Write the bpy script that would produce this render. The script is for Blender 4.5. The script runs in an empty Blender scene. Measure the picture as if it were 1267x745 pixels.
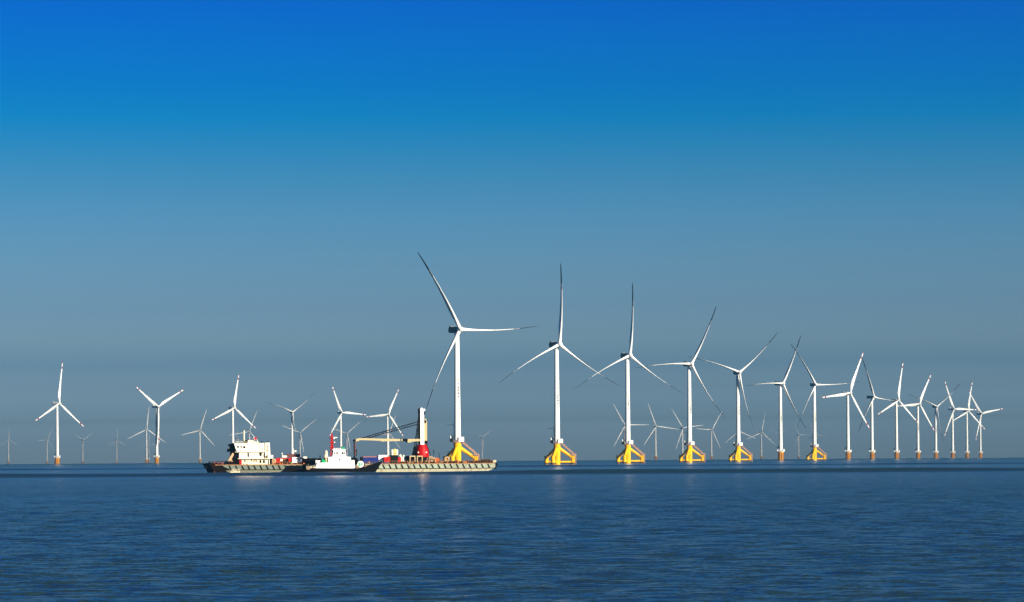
import bpy, math, random
import numpy as np
from mathutils import Vector, Matrix
R_ = math.radians
sc = bpy.context.scene
COL = sc.collection

# ------------------------------------------------------------------ camera
PW, PH, F = 1267.0, 745.0, 3600.0        # photograph size and focal length in its pixels
CX, CY, H = 633.5, 565.3, 6.0            # eye level row, camera height
ROLL = math.atan(-0.0065)
RE = 6.371e6
cd = bpy.data.cameras.new("camera")
cam = bpy.data.objects.new("camera", cd)
COL.objects.link(cam)
cd.sensor_width = 36.0
cd.lens = 36.0 * F / PW
cd.shift_x = 0.0
cd.shift_y = (CY - PH / 2) / PW
cd.clip_start = 1.0
cd.clip_end = 60000.0
cam.location = (0, 0, H)
cam.matrix_world = Matrix.Translation((0, 0, H)) @ Matrix.Rotation(R_(90), 4, 'X') @ Matrix.Rotation(ROLL, 4, 'Z')
sc.camera = cam

# ------------------------------------------------------------------ light
SUN_AZ, SUN_EL = 47.0, 18.0              # degrees right of "behind the camera", elevation
sdir = Vector((math.sin(R_(SUN_AZ)) * math.cos(R_(SUN_EL)), -math.cos(R_(SUN_AZ)) * math.cos(R_(SUN_EL)), math.sin(R_(SUN_EL))))
sl = bpy.data.lights.new("sun", 'SUN')
sl.energy = 5.0
sl.color = (1.0, 0.91, 0.74)
sl.angle = R_(0.5)
so = bpy.data.objects.new("sun", sl)
so.rotation_euler = sdir.to_track_quat('Z', 'Y').to_euler()
COL.objects.link(so)

world = bpy.data.worlds.new("World")
sc.world = world
world.use_nodes = True
nt = world.node_tree
nt.nodes.clear()
wo = nt.nodes.new('ShaderNodeOutputWorld')
bg = nt.nodes.new('ShaderNodeBackground')
sky = nt.nodes.new('ShaderNodeTexSky')
sky.sky_type = 'NISHITA'
sky.sun_disc = False
sky.sun_elevation = R_(SUN_EL)
sky.sun_rotation = R_(180 - SUN_AZ)
sky.altitude = 0
sky.air_density = 1.0
sky.dust_density = 0.6
sky.ozone_density = 3.0
bg.inputs['Strength'].default_value = 0.1
# deep polarised blue above a grey-blue band near the horizon: the sky's own colour by elevation
SKY_TINT = [(0.0, (.5, .5, .5)), (0.16, (.5, .5, .5))]
tc = nt.nodes.new('ShaderNodeTexCoord')
sx = nt.nodes.new('ShaderNodeSeparateXYZ')
ramp = nt.nodes.new('ShaderNodeValToRGB')
mul = nt.nodes.new('ShaderNodeMix'); mul.data_type = 'RGBA'; mul.blend_type = 'MULTIPLY'
mul.inputs['Factor'].default_value = 1.0
mp = nt.nodes.new('ShaderNodeMapRange')
mp.inputs['From Min'].default_value = 0.0
mp.inputs['From Max'].default_value = 0.32
nt.links.new(tc.outputs['Generated'], sx.inputs[0])
nt.links.new(sx.outputs['Z'], mp.inputs['Value'])
nt.links.new(mp.outputs[0], ramp.inputs[0])
nt.links.new(sky.outputs[0], mul.inputs['A'])
nt.links.new(ramp.outputs[0], mul.inputs['B'])
sn = nt.nodes.new('ShaderNodeTexNoise'); sn.inputs['Scale'].default_value = 7.0; sn.inputs['Detail'].default_value = 6
smap = nt.nodes.new('ShaderNodeMapping'); smap.inputs['Scale'].default_value = (1, 1, 2)
nt.links.new(tc.outputs['Generated'], smap.inputs[0]); nt.links.new(smap.outputs[0], sn.inputs['Vector'])
sr = nt.nodes.new('ShaderNodeMapRange')
sr.inputs['To Min'].default_value = .98; sr.inputs['To Max'].default_value = 1.02
nt.links.new(sn.outputs['Fac'], sr.inputs['Value'])
sv = nt.nodes.new('ShaderNodeVectorMath'); sv.operation = 'SCALE'
nt.links.new(mul.outputs['Result'], sv.inputs[0]); nt.links.new(sr.outputs[0], sv.inputs['Scale'])
nt.links.new(sv.outputs[0], bg.inputs['Color'])
nt.links.new(bg.outputs[0], wo.inputs[0])
# (elevation above the horizon in degrees, tint)
#TINTS
TINTS = [(0.000, (0.9875, 1.3136, 2.1129)), (0.053, (0.9875, 1.3136, 2.1129)), (0.323, (0.9300, 1.2756, 2.1377)), (0.641, (0.9124, 1.2940, 2.1568)), (0.960, (0.5372, 0.7638, 1.3062)), (1.357, (0.3490, 0.4970, 0.8417)), (1.834, (0.2222, 0.3475, 0.6039)), (2.311, (0.2465, 0.3468, 0.5397)), (2.947, (0.2073, 0.3033, 0.4754)), (3.898, (0.1687, 0.2882, 0.4372)), (4.768, (0.1216, 0.2709, 0.4287)), (5.479, (0.0719, 0.2510, 0.4096)), (6.109, (0.0315, 0.2333, 0.4138)), (6.659, (0.0043, 0.2186, 0.4258)), (7.286, (0.0003, 0.1904, 0.4436)), (7.990, (0.0003, 0.1725, 0.4576)), (8.862, (0.0003, 0.1453, 0.4679)), (14.000, (0.0503, 0.1337, 0.3088)), (18.600, (0.0803, 0.1133, 0.1965))]
#ENDTINTS
els = ramp.color_ramp.elements
while len(els) > 1:
    els.remove(els[-1])
for i, (e, c) in enumerate(TINTS):
    p = min(1.0, math.sin(R_(e)) / 0.32)
    el = els[0] if i == 0 else els.new(p)
    el.position = p
    el.color = (c[0], c[1], c[2], 1)

vs = sc.view_settings
vs.view_transform = 'Standard'
vs.look = 'None'
vs.exposure = 1.3
vs.gamma = 1.0
sc.render.film_transparent = False
sc.cycles.use_denoising = True
sc.cycles.max_bounces = 6
sc.cycles.volume_bounces = 0

# ------------------------------------------------------------------ materials
def mat(name, col, rough=0.5, metal=0.0, var=0.0, vcol=None, scale=1.0, bump=0.0, stretch=(1, 1, 1), thr=(0.45, 0.65)):
    m = bpy.data.materials.new(name)
    m.use_nodes = True
    n = m.node_tree
    b = n.nodes['Principled BSDF']
    b.inputs['Base Color'].default_value = (*col, 1)
    b.inputs['Roughness'].default_value = rough
    b.inputs['Metallic'].default_value = metal
    if max(col) - min(col) > .1 and min(col) < .1:
        b.inputs['Specular IOR Level'].default_value = .15
    if max(col) < .03:
        b.inputs['Specular IOR Level'].default_value = .05
    t = n.nodes.new('ShaderNodeTexCoord')
    mpn = n.nodes.new('ShaderNodeMapping')
    mpn.inputs['Scale'].default_value = stretch
    n.links.new(t.outputs['Object'], mpn.inputs[0])
    no = n.nodes.new('ShaderNodeTexNoise')
    no.inputs['Scale'].default_value = scale
    no.inputs['Detail'].default_value = 5
    no.inputs['Roughness'].default_value = 0.65
    n.links.new(mpn.outputs[0], no.inputs['Vector'])
    if var > 0:
        mr = n.nodes.new('ShaderNodeMapRange')
        mr.inputs['From Min'].default_value, mr.inputs['From Max'].default_value = thr
        mr.inputs['To Max'].default_value = var
        n.links.new(no.outputs['Fac'], mr.inputs['Value'])
        mx = n.nodes.new('ShaderNodeMix'); mx.data_type = 'RGBA'
        mx.inputs['A'].default_value = (*col, 1)
        mx.inputs['B'].default_value = (*(vcol or tuple(c * 0.6 for c in col)), 1)
        n.links.new(mr.outputs[0], mx.inputs['Factor'])
        n.links.new(mx.outputs['Result'], b.inputs['Base Color'])
    return m

M = {}
M['white'] = mat('white_paint', (.84, .84, .82), .4, var=.22, vcol=(.68, .66, .60), scale=.4, stretch=(1, 1, .2))
M['blade'] = mat('blade_gelcoat', (.78, .78, .77), .35)
M['grey'] = mat('pale_grey_paint', (.82, .78, .75), .5)
M['mid'] = mat('grey_blade_coating', (.28, .28, .29), .5)
M['tip'] = mat('dark_tip_coating', (.02, .02, .024), .8)
M['red_band'] = mat('red_band_paint', (.30, .006, .012), .5)
M['yellow'] = mat('yellow_jacket_paint', (.84, .46, .0005), .45, var=.5, vcol=(.72, .26, .004), scale=.5, stretch=(1, 1, .3))
M['orange'] = mat('orange_pile_paint', (.80, .36, .02), .5, var=.5, vcol=(.33, .13, .04), scale=.6, stretch=(1, 1, .25))
M['stair'] = mat('faded_orange_paint', (.62, .30, .14), .6)
M['dark'] = mat('dark_steel_and_shade', (.008, .008, .009), .8)
M['nacelle'] = mat('nacelle_grey', (.06, .08, .10), .5)
M['glyph'] = mat('tower_lettering', (.05, .05, .06), .5)
M['glyphy'] = mat('tower_lettering_yellow', (.45, .35, .05), .5)
M['hull'] = mat('weathered_hull_paint', (.235, .28, .205), .6, var=.95, vcol=(.13, .08, .04), scale=.7, stretch=(1.6, 1, .35), thr=(.48, .70))
M['hull_low'] = mat('cream_hull_paint', (.30, .28, .18), .6, var=.95, vcol=(.17, .10, .045), scale=.8, stretch=(1.2, 1, .5), thr=(.47, .70))
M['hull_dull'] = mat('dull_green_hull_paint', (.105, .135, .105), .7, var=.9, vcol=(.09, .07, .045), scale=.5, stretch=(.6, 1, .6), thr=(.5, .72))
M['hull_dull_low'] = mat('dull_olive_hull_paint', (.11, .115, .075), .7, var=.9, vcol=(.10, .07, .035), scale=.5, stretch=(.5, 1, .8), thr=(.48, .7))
M['boot'] = mat('fouled_waterline', (.05, .035, .02), .8, var=.8, vcol=(.16, .10, .04), scale=.8)
M['black'] = mat('black_rubber_and_shade', (.004, .004, .005), .9)  # rubber and black gear, also the painted shade on the barge
M['bow'] = mat('rusty_dark_bow', (.004, .003, .003), .9, var=.9, vcol=(.018, .004, .003), scale=.5)
M['cream'] = mat('cream_ship_paint', (.76, .65, .44), .5, var=.85, vcol=(.36, .19, .08), scale=.9, stretch=(1.4, 1, .5), thr=(.53, .70))
M['shipwhite'] = mat('white_ship_paint', (.80, .76, .62), .45, var=.75, vcol=(.45, .28, .12), scale=.8, stretch=(1.4, 1, .5), thr=(.56, .74))
M['glass'] = mat('dark_window_glass', (.008, .010, .012), .3)
M['red'] = mat('bright_red_paint', (.36, .002, .002), .5, var=.5, vcol=(.28, .003, .003), scale=.6)
M['dred'] = mat('dark_red_steel', (.10, .006, .007), .55, var=.7, vcol=(.03, .008, .008), scale=.8)
M['jib'] = mat('cream_crane_paint', (.40, .30, .14), .5, var=.5, vcol=(.35, .26, .13), scale=.5)
M['blue'] = mat('blue_container_paint', (.004, .018, .15), .6, var=.5, vcol=(.002, .01, .06), scale=.7)
M['pink'] = mat('faded_pink_tarpaulin', (.22, .09, .09), .7)
M['green'] = mat('green_paint', (.01, .28, .12), .5)
M['rust'] = mat('rusty_steel', (.30, .14, .06), .75, var=.8, vcol=(.10, .045, .02), scale=1.5)
M['rope'] = mat('coiled_rope_tan', (.45, .30, .17), .8, var=.6, vcol=(.2, .12, .06), scale=2)
M['coral'] = mat('orange_red_paint', (.60, .13, .03), .5, var=.5, vcol=(.3, .06, .02), scale=.8)
M['lyellow'] = mat('yellow_tank_paint', (.70, .48, .12), .5)
M['flag'] = mat('red_flag_cloth', (.55, .01, .01), .7)
M['tower_red'] = M['red']

# ------------------------------------------------------------------ mesh builder
class MB:
    def __init__(s):
        s.v, s.f, s.mi = [], [], []
    def add(s, vs, fs, mi=0):
        o = len(s.v)
        s.v += [tuple(v) for v in vs]
        s.f += [tuple(i + o for i in f) for f in fs]
        s.mi += [mi] * len(fs)
        return s
    def box(s, x0, x1, y0, y1, z0, z1, mi=0):
        return s.prism([(x0, z0), (x1, z0), (x1, z1), (x0, z1)], y0, y1, mi)
    def prism(s, poly, y0, y1, mi=0):
        n = len(poly)
        a = sum(poly[i][0] * poly[(i + 1) % n][1] - poly[(i + 1) % n][0] * poly[i][1] for i in range(n))
        if a < 0:
            poly = poly[::-1]
        vs = [(x, y0, z) for x, z in poly] + [(x, y1, z) for x, z in poly]
        fs = [tuple(range(n)), tuple(range(2 * n - 1, n - 1, -1))]
        fs += [(i, i + n, (i + 1) % n + n, (i + 1) % n) for i in range(n)]
        return s.add(vs, fs, mi)
    def tube(s, a, b, ra, rb=None, n=10, mi=0):
        a, b = Vector(a), Vector(b)
        rb = ra if rb is None else rb
        d = (b - a).normalized()
        u = d.orthogonal().normalized()
        w = d.cross(u)
        vs = []
        for p, r in ((a, ra), (b, rb)):
            for i in range(n):
                t = 2 * math.pi * i / n
                vs.append(p + (u * math.cos(t) + w * math.sin(t)) * r)
        fs = [(i, (i + 1) % n, (i + 1) % n + n, i + n) for i in range(n)]
        fs += [tuple(range(n - 1, -1, -1)), tuple(range(n, 2 * n))]
        return s.add(vs, fs, mi)
    def lathe(s, prof, n=24, c=(0, 0), mi=0):
        vs = [(c[0] + r * math.cos(2 * math.pi * i / n), c[1] + r * math.sin(2 * math.pi * i / n), z) for r, z in prof for i in range(n)]
        fs = []
        for k in range(len(prof) - 1):
            fs += [(k * n + i, k * n + (i + 1) % n, (k + 1) * n + (i + 1) % n, (k + 1) * n + i) for i in range(n)]
        fs += [tuple(range(n - 1, -1, -1)), tuple(range((len(prof) - 1) * n, len(prof) * n))]
        return s.add(vs, fs, mi)
    def ring(s, c, R, r, axis='z', n=20, m=8, mi=0):
        vs = []
        for i in range(n):
            t = 2 * math.pi * i / n
            for j in range(m):
                q = 2 * math.pi * j / m
                a, b, h = (R + r * math.cos(q)) * math.cos(t), (R + r * math.cos(q)) * math.sin(t), r * math.sin(q)
                p = {'z': (a, b, h), 'y': (a, h, b), 'x': (h, a, b)}[axis]
                vs.append((c[0] + p[0], c[1] + p[1], c[2] + p[2]))
        fs = [(i * m + j, ((i + 1) % n) * m + j, ((i + 1) % n) * m + (j + 1) % m, i * m + (j + 1) % m) for i in range(n) for j in range(m)]
        return s.add(vs, fs, mi)
    def mesh(s, name, mats, smooth=None):
        me = bpy.data.meshes.new(name)
        me.from_pydata(s.v, [], s.f)
        if not isinstance(mats, (list, tuple)):
            mats = [mats]
        for m in mats:
            me.materials.append(m)
        for p, i in zip(me.polygons, s.mi):
            p.material_index = i
        if smooth:
            for p in me.polygons:
                p.use_smooth = len(p.vertices) == 4
            me.set_sharp_from_angle(angle=R_(smooth))
        me.update()
        return me
def link(name, me, parent=None):
    o = bpy.data.objects.new(name, me)
    COL.objects.link(o)
    if parent is not None:
        o.parent = parent
    return o
def tag(o, label, cat, group=None):
    o['label'] = label
    o['category'] = cat
    if group:
        o['group'] = group
    return o

def ray(px, py):
    u, v = (px - CX) / F, -(py - CY) / F
    c, s = math.cos(ROLL), math.sin(ROLL)
    return Vector((u * c - v * s, 1.0, u * s + v * c))
def at(px, py, y):
    return Vector((0, 0, H)) + ray(px, py) * y
def drop(x, y):
    return -(x * x + y * y) / (2 * RE)

# ------------------------------------------------------------------ sea
def sea():
    # one sheet out past the horizon, curved like the earth; rings round the shore point, finer where waves show
    rr = [0.5, 20.0, 45.0, 70.0, 90.0]
    q = 100.0
    while q < 1000:
        rr.append(q); q *= 1.0024
    q = 1000.0
    while q < 1075:
        rr.append(q); q += .9
    while q < 1760:
        rr.append(q); q *= 1.008
    while q < 1850:
        rr.append(q); q += 1.3
    while q < 14000:
        rr.append(q); q *= 1.03
    rr.append(14000.0)
    rr = np.array(rr)
    th = np.concatenate([np.linspace(-180, -15, 56)[:-1], np.linspace(-15, 15, 620), np.linspace(15, 180, 56)[1:-1]])
    a = np.radians(th)
    X_ = rr[:, None] * np.sin(a)[None, :]
    Y_ = rr[:, None] * np.cos(a)[None, :]
    Z_ = -(X_ ** 2 + Y_ ** 2) / (2 * RE)
    for k, (c, w) in enumerate(SWELLS):
        cc = c + 0.012 * X_ + 1.5 * np.sin(X_ * .013 + k)
        amp = SW_AMP[k] * (1 + .15 * np.sin(X_ * .021 + 2 * k) + .1 * np.sin(X_ * .055)) * np.clip(1 - np.abs(X_) / 3000, 0, 1)
        Z_ += amp * np.exp(-0.5 * ((Y_ - cc) / w) ** 2)
    step = np.gradient(rr)[:, None]
    fade = np.clip((1010 - rr) / 480, 0, 1)[:, None] * np.clip((rr - 60) / 40, 0, 1)[:, None] * np.clip((19 - np.abs(th)) / 4, 0, 1)[None, :]
    g = np.random.RandomState(5)
    for k in range(WN):
        lam = 0.8 * (5.5 / 0.8) ** ((k + .5) / WN)
        d = g.normal(0, .42)
        kk = 2 * math.pi / lam
        ph = kk * (Y_ * math.cos(d) + X_ * math.sin(d)) + g.rand() * 6.28
        # groups: each train comes and goes
        env = .55 + .45 * np.sin(kk * .13 * (Y_ * math.sin(d + 1.1) + X_ * math.cos(d + 1.1)) + g.rand() * 6.28)
        Z_ += WSL / kk * np.sin(ph) * env * fade * np.clip(lam / (2.6 * step) - .6, 0, 1)
    nr, nc = Z_.shape
    co = np.stack([X_, Y_, Z_], -1).reshape(-1, 3).astype(np.float32)
    I = np.arange(nr * nc).reshape(nr, nc)
    A, B = I[:-1, :], np.roll(I, -1, 1)[:-1, :]
    C_, D_ = np.roll(I, -1, 1)[1:, :], I[1:, :]
    q4 = np.stack([A, D_, C_, B], -1).reshape(-1, 4).astype(np.int32)
    me = bpy.data.meshes.new('sea')
    me.vertices.add(len(co)); me.vertices.foreach_set('co', co.ravel())
    me.loops.add(q4.size); me.loops.foreach_set('vertex_index', q4.ravel())
    me.polygons.add(len(q4)); me.polygons.foreach_set('loop_start', np.arange(0, q4.size, 4, dtype=np.int32))
    me.polygons.foreach_set('use_smooth', np.ones(len(q4), dtype=bool))
    me.update(calc_edges=True)
    me.materials.append(water_mat())
    o = link('sea', me)
    o['kind'] = 'structure'
WN, WSL = 48, .027
SWELLS = [(1018.0, 3.6), (1790.0, 3.5)]
SW_AMP = [1.35, 0.85]
def water_mat():
    m = bpy.data.materials.new('sea_water')
    m.use_nodes = True
    n = m.node_tree
    b = n.nodes['Principled BSDF']
    b.inputs['Base Color'].default_value = (.011, .030, .040, 1)
    b.inputs['Roughness'].default_value = .2
    b.inputs['IOR'].default_value = 1.333
    geo = n.nodes.new('ShaderNodeNewGeometry')
    def noise(scale, detail, rough, sx=.4, off=0, dist=0.0):
        mpn = n.nodes.new('ShaderNodeMapping')
        mpn.inputs['Scale'].default_value = (scale * sx, scale, scale)
        mpn.inputs['Location'].default_value = (off, off * 1.7, 0)
        n.links.new(geo.outputs['Position'], mpn.inputs[0])
        no = n.nodes.new('ShaderNodeTexNoise')
        no.noise_dimensions = '2D'
        no.inputs['Scale'].default_value = 1.0
        no.inputs['Detail'].default_value = detail
        no.inputs['Roughness'].default_value = rough
        no.inputs['Distortion'].default_value = dist
        n.links.new(mpn.outputs[0], no.inputs['Vector'])
        sub = n.nodes.new('ShaderNodeVectorMath'); sub.operation = 'SUBTRACT'
        sub.inputs[1].default_value = (.5, .5, .5)
        n.links.new(no.outputs['Color'], sub.inputs[0])
        return sub.outputs[0]
    def vscale(v, s):
        k = n.nodes.new('ShaderNodeVectorMath'); k.operation = 'MULTIPLY'
        k.inputs[1].default_value = s
        n.links.new(v, k.inputs[0])
        return k.outputs[0]
    def vadd(a, c):
        k = n.nodes.new('ShaderNodeVectorMath'); k.operation = 'ADD'
        n.links.new(a, k.inputs[0]); n.links.new(c, k.inputs[1])
        return k.outputs[0]
    v0 = vscale(noise(4.2, 3, .65, .5, 11), (WS * .7, WS, 0))    # fine ripples
    v1 = vscale(noise(1.15, 4, .66, .28), (WA * .6, WA, 0))       # ripples of about a metre
    v2 = vscale(noise(0.2, 4, .62, .2, 31), (WB * .6, WB, 0))    # longer chop
    v3 = vscale(noise(0.014, 3, .55, .12, 77), (WC * .4, WC, 0))  # wind lanes
    sm = vadd(vadd(v0, v1), vadd(v2, v3))
    # the wind drops further out: calmer water beyond the barge
    sy = n.nodes.new('ShaderNodeSeparateXYZ')
    n.links.new(geo.outputs['Position'], sy.inputs[0])
    calm = n.nodes.new('ShaderNodeMapRange')
    calm.inputs['From Min'].default_value = 300.0
    calm.inputs['From Max'].default_value = 1300.0
    calm.inputs['To Min'].default_value = 1.0
    calm.inputs['To Max'].default_value = CALM
    calm.interpolation_type = 'SMOOTHSTEP'
    n.links.new(sy.outputs['Y'], calm.inputs['Value'])
    cs = n.nodes.new('ShaderNodeVectorMath'); cs.operation = 'SCALE'
    pn = n.nodes.new('ShaderNodeTexNoise'); pn.noise_dimensions = '2D'
    pn.inputs['Scale'].default_value = 1.0; pn.inputs['Detail'].default_value = 4
    pm = n.nodes.new('ShaderNodeMapping'); pm.inputs['Scale'].default_value = (.006, .016, 1)
    n.links.new(geo.outputs['Position'], pm.inputs[0]); n.links.new(pm.outputs[0], pn.inputs['Vector'])
    pr = n.nodes.new('ShaderNodeMapRange')
    pr.inputs['From Min'].default_value = .32; pr.inputs['From Max'].default_value = .68
    pr.inputs['To Min'].default_value = .65; pr.inputs['To Max'].default_value = 1.35
    n.links.new(pn.outputs['Fac'], pr.inputs['Value'])
    pk = n.nodes.new('ShaderNodeMath'); pk.operation = 'MULTIPLY'
    n.links.new(calm.outputs[0], pk.inputs[0]); n.links.new(pr.outputs[0], pk.inputs[1])
    n.links.new(sm, cs.inputs[0]); n.links.new(pk.outputs[0], cs.inputs['Scale'])
    sm = cs.outputs[0]
    sm = vadd(sm, geo.outputs['Normal'])
    nn = n.nodes.new('ShaderNodeVectorMath'); nn.operation = 'NORMALIZE'
    n.links.new(sm, nn.inputs[0])
    n.links.new(nn.outputs[0], b.inputs['Normal'])
    return m
WS, WA, WB, WC, CALM = 1.9, 1.7, .25, .10, .10
sea()

# ------------------------------------------------------------------ haze
def haze():
    me = MB().box(-14200, 14200, -14200, 14200, -34, 190).mesh('haze', [])
    m = bpy.data.materials.new('sea_haze')
    m.use_nodes = True
    n = m.node_tree
    n.nodes.clear()
    out = n.nodes.new('ShaderNodeOutputMaterial')
    pv = n.nodes.new('ShaderNodeVolumePrincipled')
    pv.inputs['Color'].default_value = HAZE_COL
    pv.inputs['Density'].default_value = HAZE_D
    pv.inputs['Anisotropy'].default_value = HAZE_G
    n.links.new(pv.outputs[0], out.inputs['Volume'])
    me.materials.append(m)
    o = link('haze', me)
    o['kind'] = 'stuff'
HAZE_D, HAZE_G = 1.5e-4, 0.45
HAZE_COL = (.080, .235, .345, 1)
haze()

# ------------------------------------------------------------------ turbines
HUB = 100.0
RB = 67.0
def blade_mesh(name, dark):
    mb = MB()
    # r/R, chord, thickness ratio
    if dark == 1:
        prof = [(.025, 2.7, 1), (.05, 2.9, .95), (.10, 3.6, .72), (.16, 4.4, .55), (.22, 4.6, .46), (.32, 4.1, .40), (.38, 3.7, .36), (.45, 3.2, .34), (.52, 2.8, .32), (.6, 2.4, .30), (.68, 2.0, .30), (.76, 1.7, .30), (.85, 1.45, .30), (.92, 1.25, .30), (.96, 1.1, .30), (1.0, .6, .30)]
    else:
        prof = [(.025, 2.6, 1), (.05, 2.7, .95), (.10, 3.4, .62), (.16, 4.5, .42), (.22, 4.9, .33), (.32, 4.4, .27), (.45, 3.6, .24), (.6, 2.8, .21), (.72, 2.3, .19), (.83, 1.95, .18), (.835, 1.94, .18), (.88, 1.75, .18), (.885, 1.74, .18), (.955, 1.4, .18), (.96, 1.35, .18), (.99, .9, .18), (1.0, .4, .18)]
    n = 16
    if dark >= 2:
        prof = [(q, c * (.66 if dark == 2 else .34), t) for q, c, t in prof]
    for k, (q, c, t) in enumerate(prof):
        z = q * RB
        tw = R_((PITCH_D + 8 * (1 - q) ** 2) * -1) if dark == 1 else R_(-(6 + 14 * (1 - q) ** 2))
        pb = (-1.5 if dark == 1 else -3.2) * q * q
        side = (-6.8 if dark == 1 else 0) * q * q
        w = min(1.0, max(0.0, (q - .05) / .12))
        for i in range(n):
            a = 2 * math.pi * i / n
            ex, ey = math.cos(a), math.sin(a)
            # airfoil: leading edge +x, trailing edge -x thin
            ty = ey * t * .5 * ((1 + ex) * .5) ** (.6 * w) if w > 0 else ey * .5 * t
            px, py = c * (ex * .5 - .18 * w), c * ty
            x = px * math.cos(tw) - py * math.sin(tw)
            y = px * math.sin(tw) + py * math.cos(tw)
            mb.v.append((x + side, y + pb, z))
    for k in range(len(prof) - 1):
        q0, q1 = prof[k][0], prof[k + 1][0]
        red = (q0 >= .755) if dark == 1 else (dark == 0 and ((q0 >= .829 and q1 <= .881) or q0 >= .959))
        for i in range(n):
            mb.f.append((k * n + i, k * n + (i + 1) % n, (k + 1) * n + (i + 1) % n, (k + 1) * n + i))
            mb.mi.append(1 if red else (2 if dark == 1 and q0 >= .67 else 0))
    mb.f.append(tuple(range(n - 1, -1, -1))); mb.mi.append(0)
    mb.f.append(tuple(range((len(prof) - 1) * n, len(prof) * n))); mb.mi.append(1 if dark == 0 else 0)
    return mb.mesh(name, [M['blade'], M['tip'] if dark == 1 else M['red_band'], M['mid']], smooth=50)
PITCH_D = 78.0
BL = {1: blade_mesh('slender_blade', 1), 0: blade_mesh('banded_blade', 0), 2: blade_mesh('plain_blade', 2), 3: blade_mesh('thin_blade', 3)}
for k in (2, 3):
    BL[k].materials[0] = M['grey']

def tower_mesh(z0):
    mb = MB()
    z1 = HUB - 2.0
    pr = []
    for k in range(9):
        t = k / 8
        pr.append((2.5 + (1.75 - 2.5) * t, z0 + (z1 - z0) * t))
    mb.lathe(pr, 40)
    for k in (2, 4, 6):                       # flange seams
        r, z = pr[k]
        mb.lathe([(r + .03, z - .12), (r + .06, z - .1), (r + .06, z + .1), (r + .03, z + .12)], 40)
    return mb.mesh('tower', M['white'], smooth=40)
TW = {'A': tower_mesh(19.0), 'B': tower_mesh(13.0)}
TWG = TW['B'].copy(); TWG.materials[0] = M['grey']
def glyph_meshes():
    rnd = random.Random(4)
    out = []
    z = 64.0
    for g in range(6):
        h = 2.2
        mb = MB()
        for k in range(7):
            a0 = -20 + rnd.random() * 22
            zz = z - rnd.random() * h
            wide = rnd.random() < .55
            da, dz = (26, .5) if wide else (8, h * .8)
            zz = zz if wide else z - .1
            rr = 2.12
            pts = []
            for j in range(4):
                ang = R_(-90 + GLY_AZ + a0 + da * j / 3)
                for r in (rr - .2, rr + .10):
                    for zv in (zz, zz - dz):
                        pts.append((r * math.cos(ang), r * math.sin(ang), zv))
            fs = []
            for j in range(3):
                o, p = j * 4, j * 4 + 4
                fs += [(o + 3, p + 3, p + 2, o + 2), (o, p, p + 1, o + 1), (o + 2, p + 2, p, o), (o + 1, p + 1, p + 3, o + 3)]
            fs += [(0, 1, 3, 2), (14, 15, 13, 12)]
            mb.add(pts, fs, 1 if g == 0 else 0)
        z -= 2.5
        out.append(mb.mesh('letter', [M['glyph'], M['glyphy']]))
    return out
GLY_AZ = 28
GLY = glyph_meshes()
def nacelle_mesh():
    mb = MB()
    secs = [(-2.6, 1.5, 1.5), (-1.6, 2.0, 1.95), (3, 2.15, 2.2), (8.2, 2.1, 2.15), (9.6, 1.7, 1.6)]
    for y, hw, hh in secs:
        c = .5
        mb.v += [(-hw + c, y, -hh), (hw - c, y, -hh), (hw, y, -hh + c), (hw, y, hh - c), (hw - c, y, hh), (-hw + c, y, hh), (-hw, y, hh - c), (-hw, y, -hh + c)]
    for k in range(len(secs) - 1):
        for i in range(8):
            mb.f.append((k * 8 + i, k * 8 + (i + 1) % 8, (k + 1) * 8 + (i + 1) % 8, (k + 1) * 8 + i)); mb.mi.append(0)
    mb.f.append(tuple(range(7, -1, -1))); mb.mi.append(0)
    mb.f.append(tuple(range(32, 40))); mb.mi.append(0)
    mb.box(-1.6, 1.6, 6.2, 8.4, 2.15, 2.9)
    mb.tube((.9, 8.8, 2), (.9, 8.8, 4.2), .08, n=6)
    mb.tube((-.9, 8.8, 2), (-.9, 8.8, 3.8), .08, n=6)
    return mb.mesh('nacelle', M['nacelle'])
NAC = nacelle_mesh()
NACW = NAC.copy(); NACW.materials[0] = M['white']
def hub_mesh():
    mb = MB()
    # nose cone along -y
    prof = [(.1, -3.4), (.9, -3.1), (1.6, -2.4), (2.05, -1.2), (2.15, 0), (2.05, 1.3), (1.6, 2.0)]
    n = 20
    for r, y in prof:
        for i in range(n):
            a = 2 * math.pi * i / n
            mb.v.append((r * math.cos(a), y, r * math.sin(a)))
    for k in range(len(prof) - 1):
        for i in range(n):
            mb.f.append((k * n + i, k * n + (i + 1) % n, (k + 1) * n + (i + 1) % n, (k + 1) * n + i)); mb.mi.append(0)
    mb.f.append(tuple(range(n - 1, -1, -1))); mb.mi.append(0)
    mb.f.append(tuple(range((len(prof) - 1) * n, len(prof) * n))); mb.mi.append(0)
    return mb.mesh('hub', M['white'], smooth=50)
HUBM = hub_mesh()

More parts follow.
